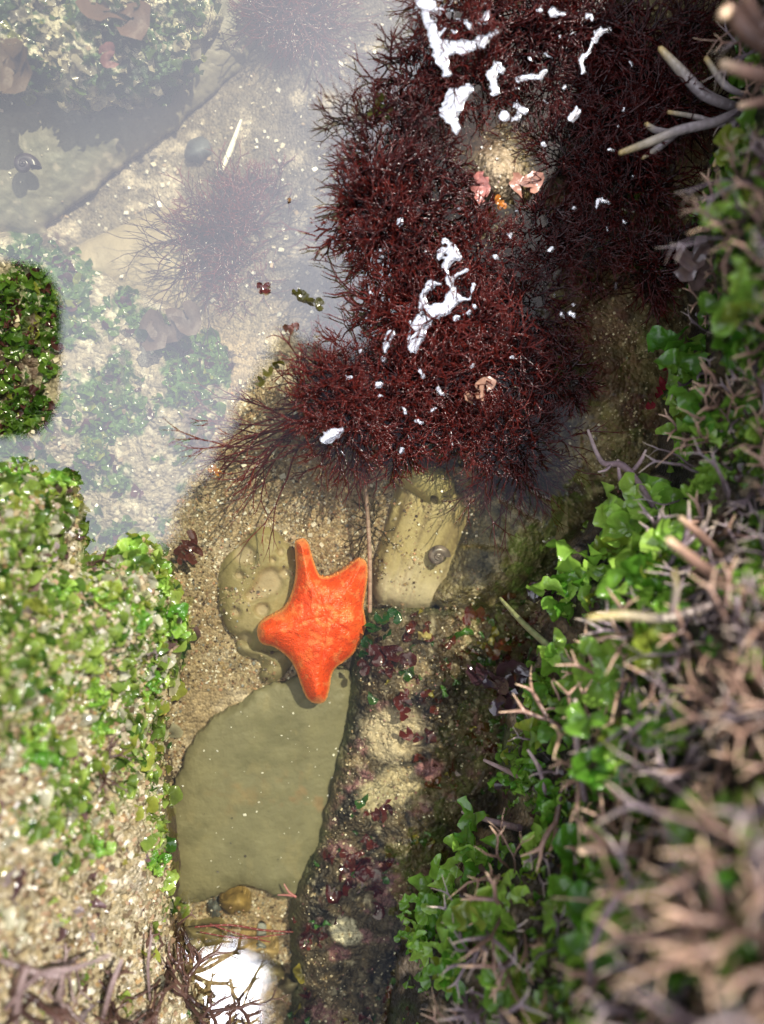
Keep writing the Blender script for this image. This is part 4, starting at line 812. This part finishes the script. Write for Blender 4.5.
# ------------------------------------------------------------------ water and the added glint films
wx, wy = np.meshgrid(np.linspace(-45, 70, 60), np.linspace(-60, 60, 60), indexing='ij'); idx = np.arange(3600).reshape(60, 60)
q = np.stack([idx[:-1, :-1], idx[1:, :-1], idx[1:, 1:], idx[:-1, 1:]], -1).reshape(-1, 4)
tag(obj('water', make_mesh('water', np.stack([wx, wy, np.zeros_like(wx)], -1).reshape(-1, 3), q, M['water'])), kind='structure')
def film(shapes, label):  # highlights built as shapes: reflective sheets added over the weed
    """added mirror skin in the shape of a highlight, torn by noise, tilted to catch the cloud"""
    segs = []
    for pts in shapes:
        p = [tuple(map(float, q)) for q in pts]
        if len(p) == 1: p = [p[0], (p[0][0]+.5, p[0][1], p[0][2])]
        segs += list(zip(p[:-1], p[1:]))
    A = np.array([[q[0], q[1]] for sg in segs for q in sg]); mr_ = max(q[2] for sg in segs for q in sg)+4
    sd_ = int(A[0, 0]*7+A[0, 1])
    def f(u, v):
        best = np.full(np.shape(u), -99.)
        for a, b in segs:
            ex, ey = b[0]-a[0], b[1]-a[1]; t = np.clip(((u-a[0])*ex+(v-a[1])*ey)/(ex*ex+ey*ey), 0, 1)
            best = np.maximum(best, (a[2]*(1-t)+b[2]*t)*1.1-np.hypot(u-a[0]-ex*t, v-a[1]-ey*t))
        return best+4.2*fbm(u, v, 8, 3, sd_, .6)-.4
    uc, vc = A.mean(0)
    zb_ = lambda u, v: .95-.12*(nrm[0]*(u-uc)-nrm[1]*(v-vc))*.036+.010*fbm(u, v, 12, 2, sd_+5)
    o = body('glint_film', f, zb_, lambda d, u, v: .03*(1-np.exp(-d/2.2)), lambda d, u, v: np.ones(u.shape+(3,)), 'film', step=.8, thick=.03, box=(A[:, 0].min()-mr_, A[:, 1].min()-mr_, A[:, 0].max()+mr_, A[:, 1].max()+mr_))
    tag(o, label, 'water glint', 'wet glints on the red seaweed'); return o
sp_rg = np.random.default_rng(12); pts_ = []  # random spots for the added sparkles
while len(pts_) < 70:
    x, y = sp_rg.uniform(330, 640), sp_rg.uniform(0, 460)
    if x < 372 and y < 345: continue
    if x > 690-.55*abs(y-100) or x < 455-.62*y*(y < 230)-140*(y >= 230) or np.hypot(x-500, y-172) < 34: continue
    pts_.append([(x, y, sp_rg.uniform(.3, 1.9)+.4), (x+sp_rg.normal()*2.5, y+sp_rg.normal()*2.5, sp_rg.uniform(.4, 1.5)+.3)])
o = film(pts_, 'countless tiny wet sparkles sprinkled over the dark red seaweed'); o.name = 'water_sparkles'; o['kind'] = 'stuff'; del o['category']; del o['group']
film([[(425, 12, 4), (432, 30, 6), (440, 50, 7), (446, 72, 5)], [(438, 45, 8), (460, 48, 7), (480, 42, 5), (497, 32, 3)], [(438, 38, 3), (446, 28, 3), (455, 32, 2)], [(432, 4, 6), (422, 0, 8)]], 'forked white wet glint on the red seaweed at the top beside the open water')
film([[(468, 90, 5), (456, 98, 9), (450, 112, 9), (456, 127, 5)]], 'white crescent shaped wet glint on the upper red seaweed')
film([[(496, 64, 4), (492, 78, 5), (495, 92, 4)], [(500, 70, 3)]], 'upright oval wet glint right of the crescent')
film([[(504, 115, 6)], [(518, 105, 4), (525, 110, 3)]], 'pair of small round wet glints below the crescent')
film([[(519, 78, 3), (530, 74, 2.5), (540, 76, 2.5), (545, 70, 2)]], 'curled thin wet glint at the middle top of the seaweed')
film([[(609, 28, 2.5), (596, 33, 3), (590, 48, 3), (582, 60, 3), (584, 72, 2)]], 'hook shaped wet glint at the upper right of the seaweed')
film([[(572, 118, 4), (577, 110, 3)]], 'small bright wet glint below the hook shaped one')
film([[(414, 348, 6), (420, 325, 8), (430, 312, 7), (446, 308, 7), (456, 298, 5)], [(424, 310, 5), (423, 295, 4), (430, 282, 4), (440, 285, 3)], [(446, 308, 5), (452, 290, 3.5), (446, 268, 3.5), (452, 250, 5), (460, 258, 3)], [(455, 275, 3), (466, 270, 2)], [(456, 318, 3), (468, 312, 2)], [(440, 255, 4), (450, 246, 3), (444, 240, 3)], [(458, 300, 3), (470, 300, 2), (474, 285, 1.5)]], 'large branching white wet glint at the heart of the red seaweed')
film([[(388, 345, 4), (390, 335, 4), (386, 350, 3)], [(360, 351, 2)]], 'ragged wet glint left of the large branching one')
film([[(325, 440, 5), (334, 434, 6), (342, 430, 3)]], 'oval white wet glint at the lower left of the seaweed')
film([[(378, 385, 3)], [(380, 396, 2.5)]], 'two tiny wet glints stacked below the ragged one')
film([[(610, 202, 2), (600, 200, 3), (598, 206, 2)]], 'small wet glint at the end of the thin white straw')
film([[(430, 8, 3), (452, 10, 2)], [(484, 20, 5), (488, 12, 2)], [(553, 12, 5), (565, 14, 2)], [(540, 10, 3)], [(590, 15, 4)], [(466, 22, 4), (470, 28, 2)]], 'scatter of small round wet glints along the top edge')
rg = np.random.default_rng(5)
for i in range(0):
    pass
# ------------------------------------------------------------------ phone above the pool (seen mirrored in the water)
hp = H+.6
def mirror(px, py):
    p = P(px, py, 0); return p[:2]*(1+hp/H)
c_ = [mirror(-62, 262), mirror(58, 262), mirror(58, 438), mirror(-62, 438)]
rc_ = spline([(-62, 296), (-54, 272), (-30, 261), (20, 262), (44, 270), (57, 294), (58, 320), (57, 380), (54, 405), (40, 429), (14, 438), (-30, 438), (-52, 431), (-62, 408)], 5)
pb = np.array([mirror(x, y) for x, y in rc_]); n_ = len(pb)
Vb = np.concatenate([np.c_[pb, np.full(n_, hp)], np.c_[pb, np.full(n_, hp+.8)]]); i = np.arange(n_); j = (i+1) % n_
Fp = [np.stack([i, j, j+n_, i+n_], -1), np.arange(n_)[None, ::-1], (np.arange(n_)+n_)[None]]
ph_c = Vb.mean(0); ph_c[2] = hp
ph = bpy.data.objects.new('smartphone', None); scene.collection.objects.link(ph); ph.location = Vector(ph_c*S)
tag(ph, 'dark rounded phone held over the pool, mirrored in the water at the left edge', 'phone')
obj('case', make_mesh('case', Vb-ph_c, Fp, M['plain'], np.full((2*n_, 3), .02), smooth=False), (0, 0, 0), ph)
sp_ = pb+(pb.mean(0)-pb)*.06
Vs_ = np.concatenate([np.c_[sp_, np.full(n_, hp+.8)], np.c_[sp_, np.full(n_, hp+.86)]])
obj('screen', make_mesh('screen', Vs_-ph_c, Fp, M['plain'], np.full((2*n_, 3), .01), smooth=False), (0, 0, 0), ph)
for sx, sy in ((1.2, 1.2), (1.2, 3.0)):
    t_ = np.linspace(0, 2*np.pi, 21)[:-1]; cc = np.array([pb[:, 0].max()-sx-.6, pb[:, 1].max()-sy-.6])
    ring = np.stack([cc[0]+.7*np.cos(t_), cc[1]+.7*np.sin(t_)], -1); k = 20; i = np.arange(k); j = (i+1) % k
    Vl = np.concatenate([np.c_[ring, np.full(k, hp-.12)], np.c_[ring, np.full(k, hp)]])
    obj('camera_lens', make_mesh('camera_lens', Vl-ph_c, [np.stack([i, j, j+k, i+k], -1), np.arange(k)[None]], M['plain'], np.full((2*k, 3), .03), smooth=False), (0, 0, 0), ph)
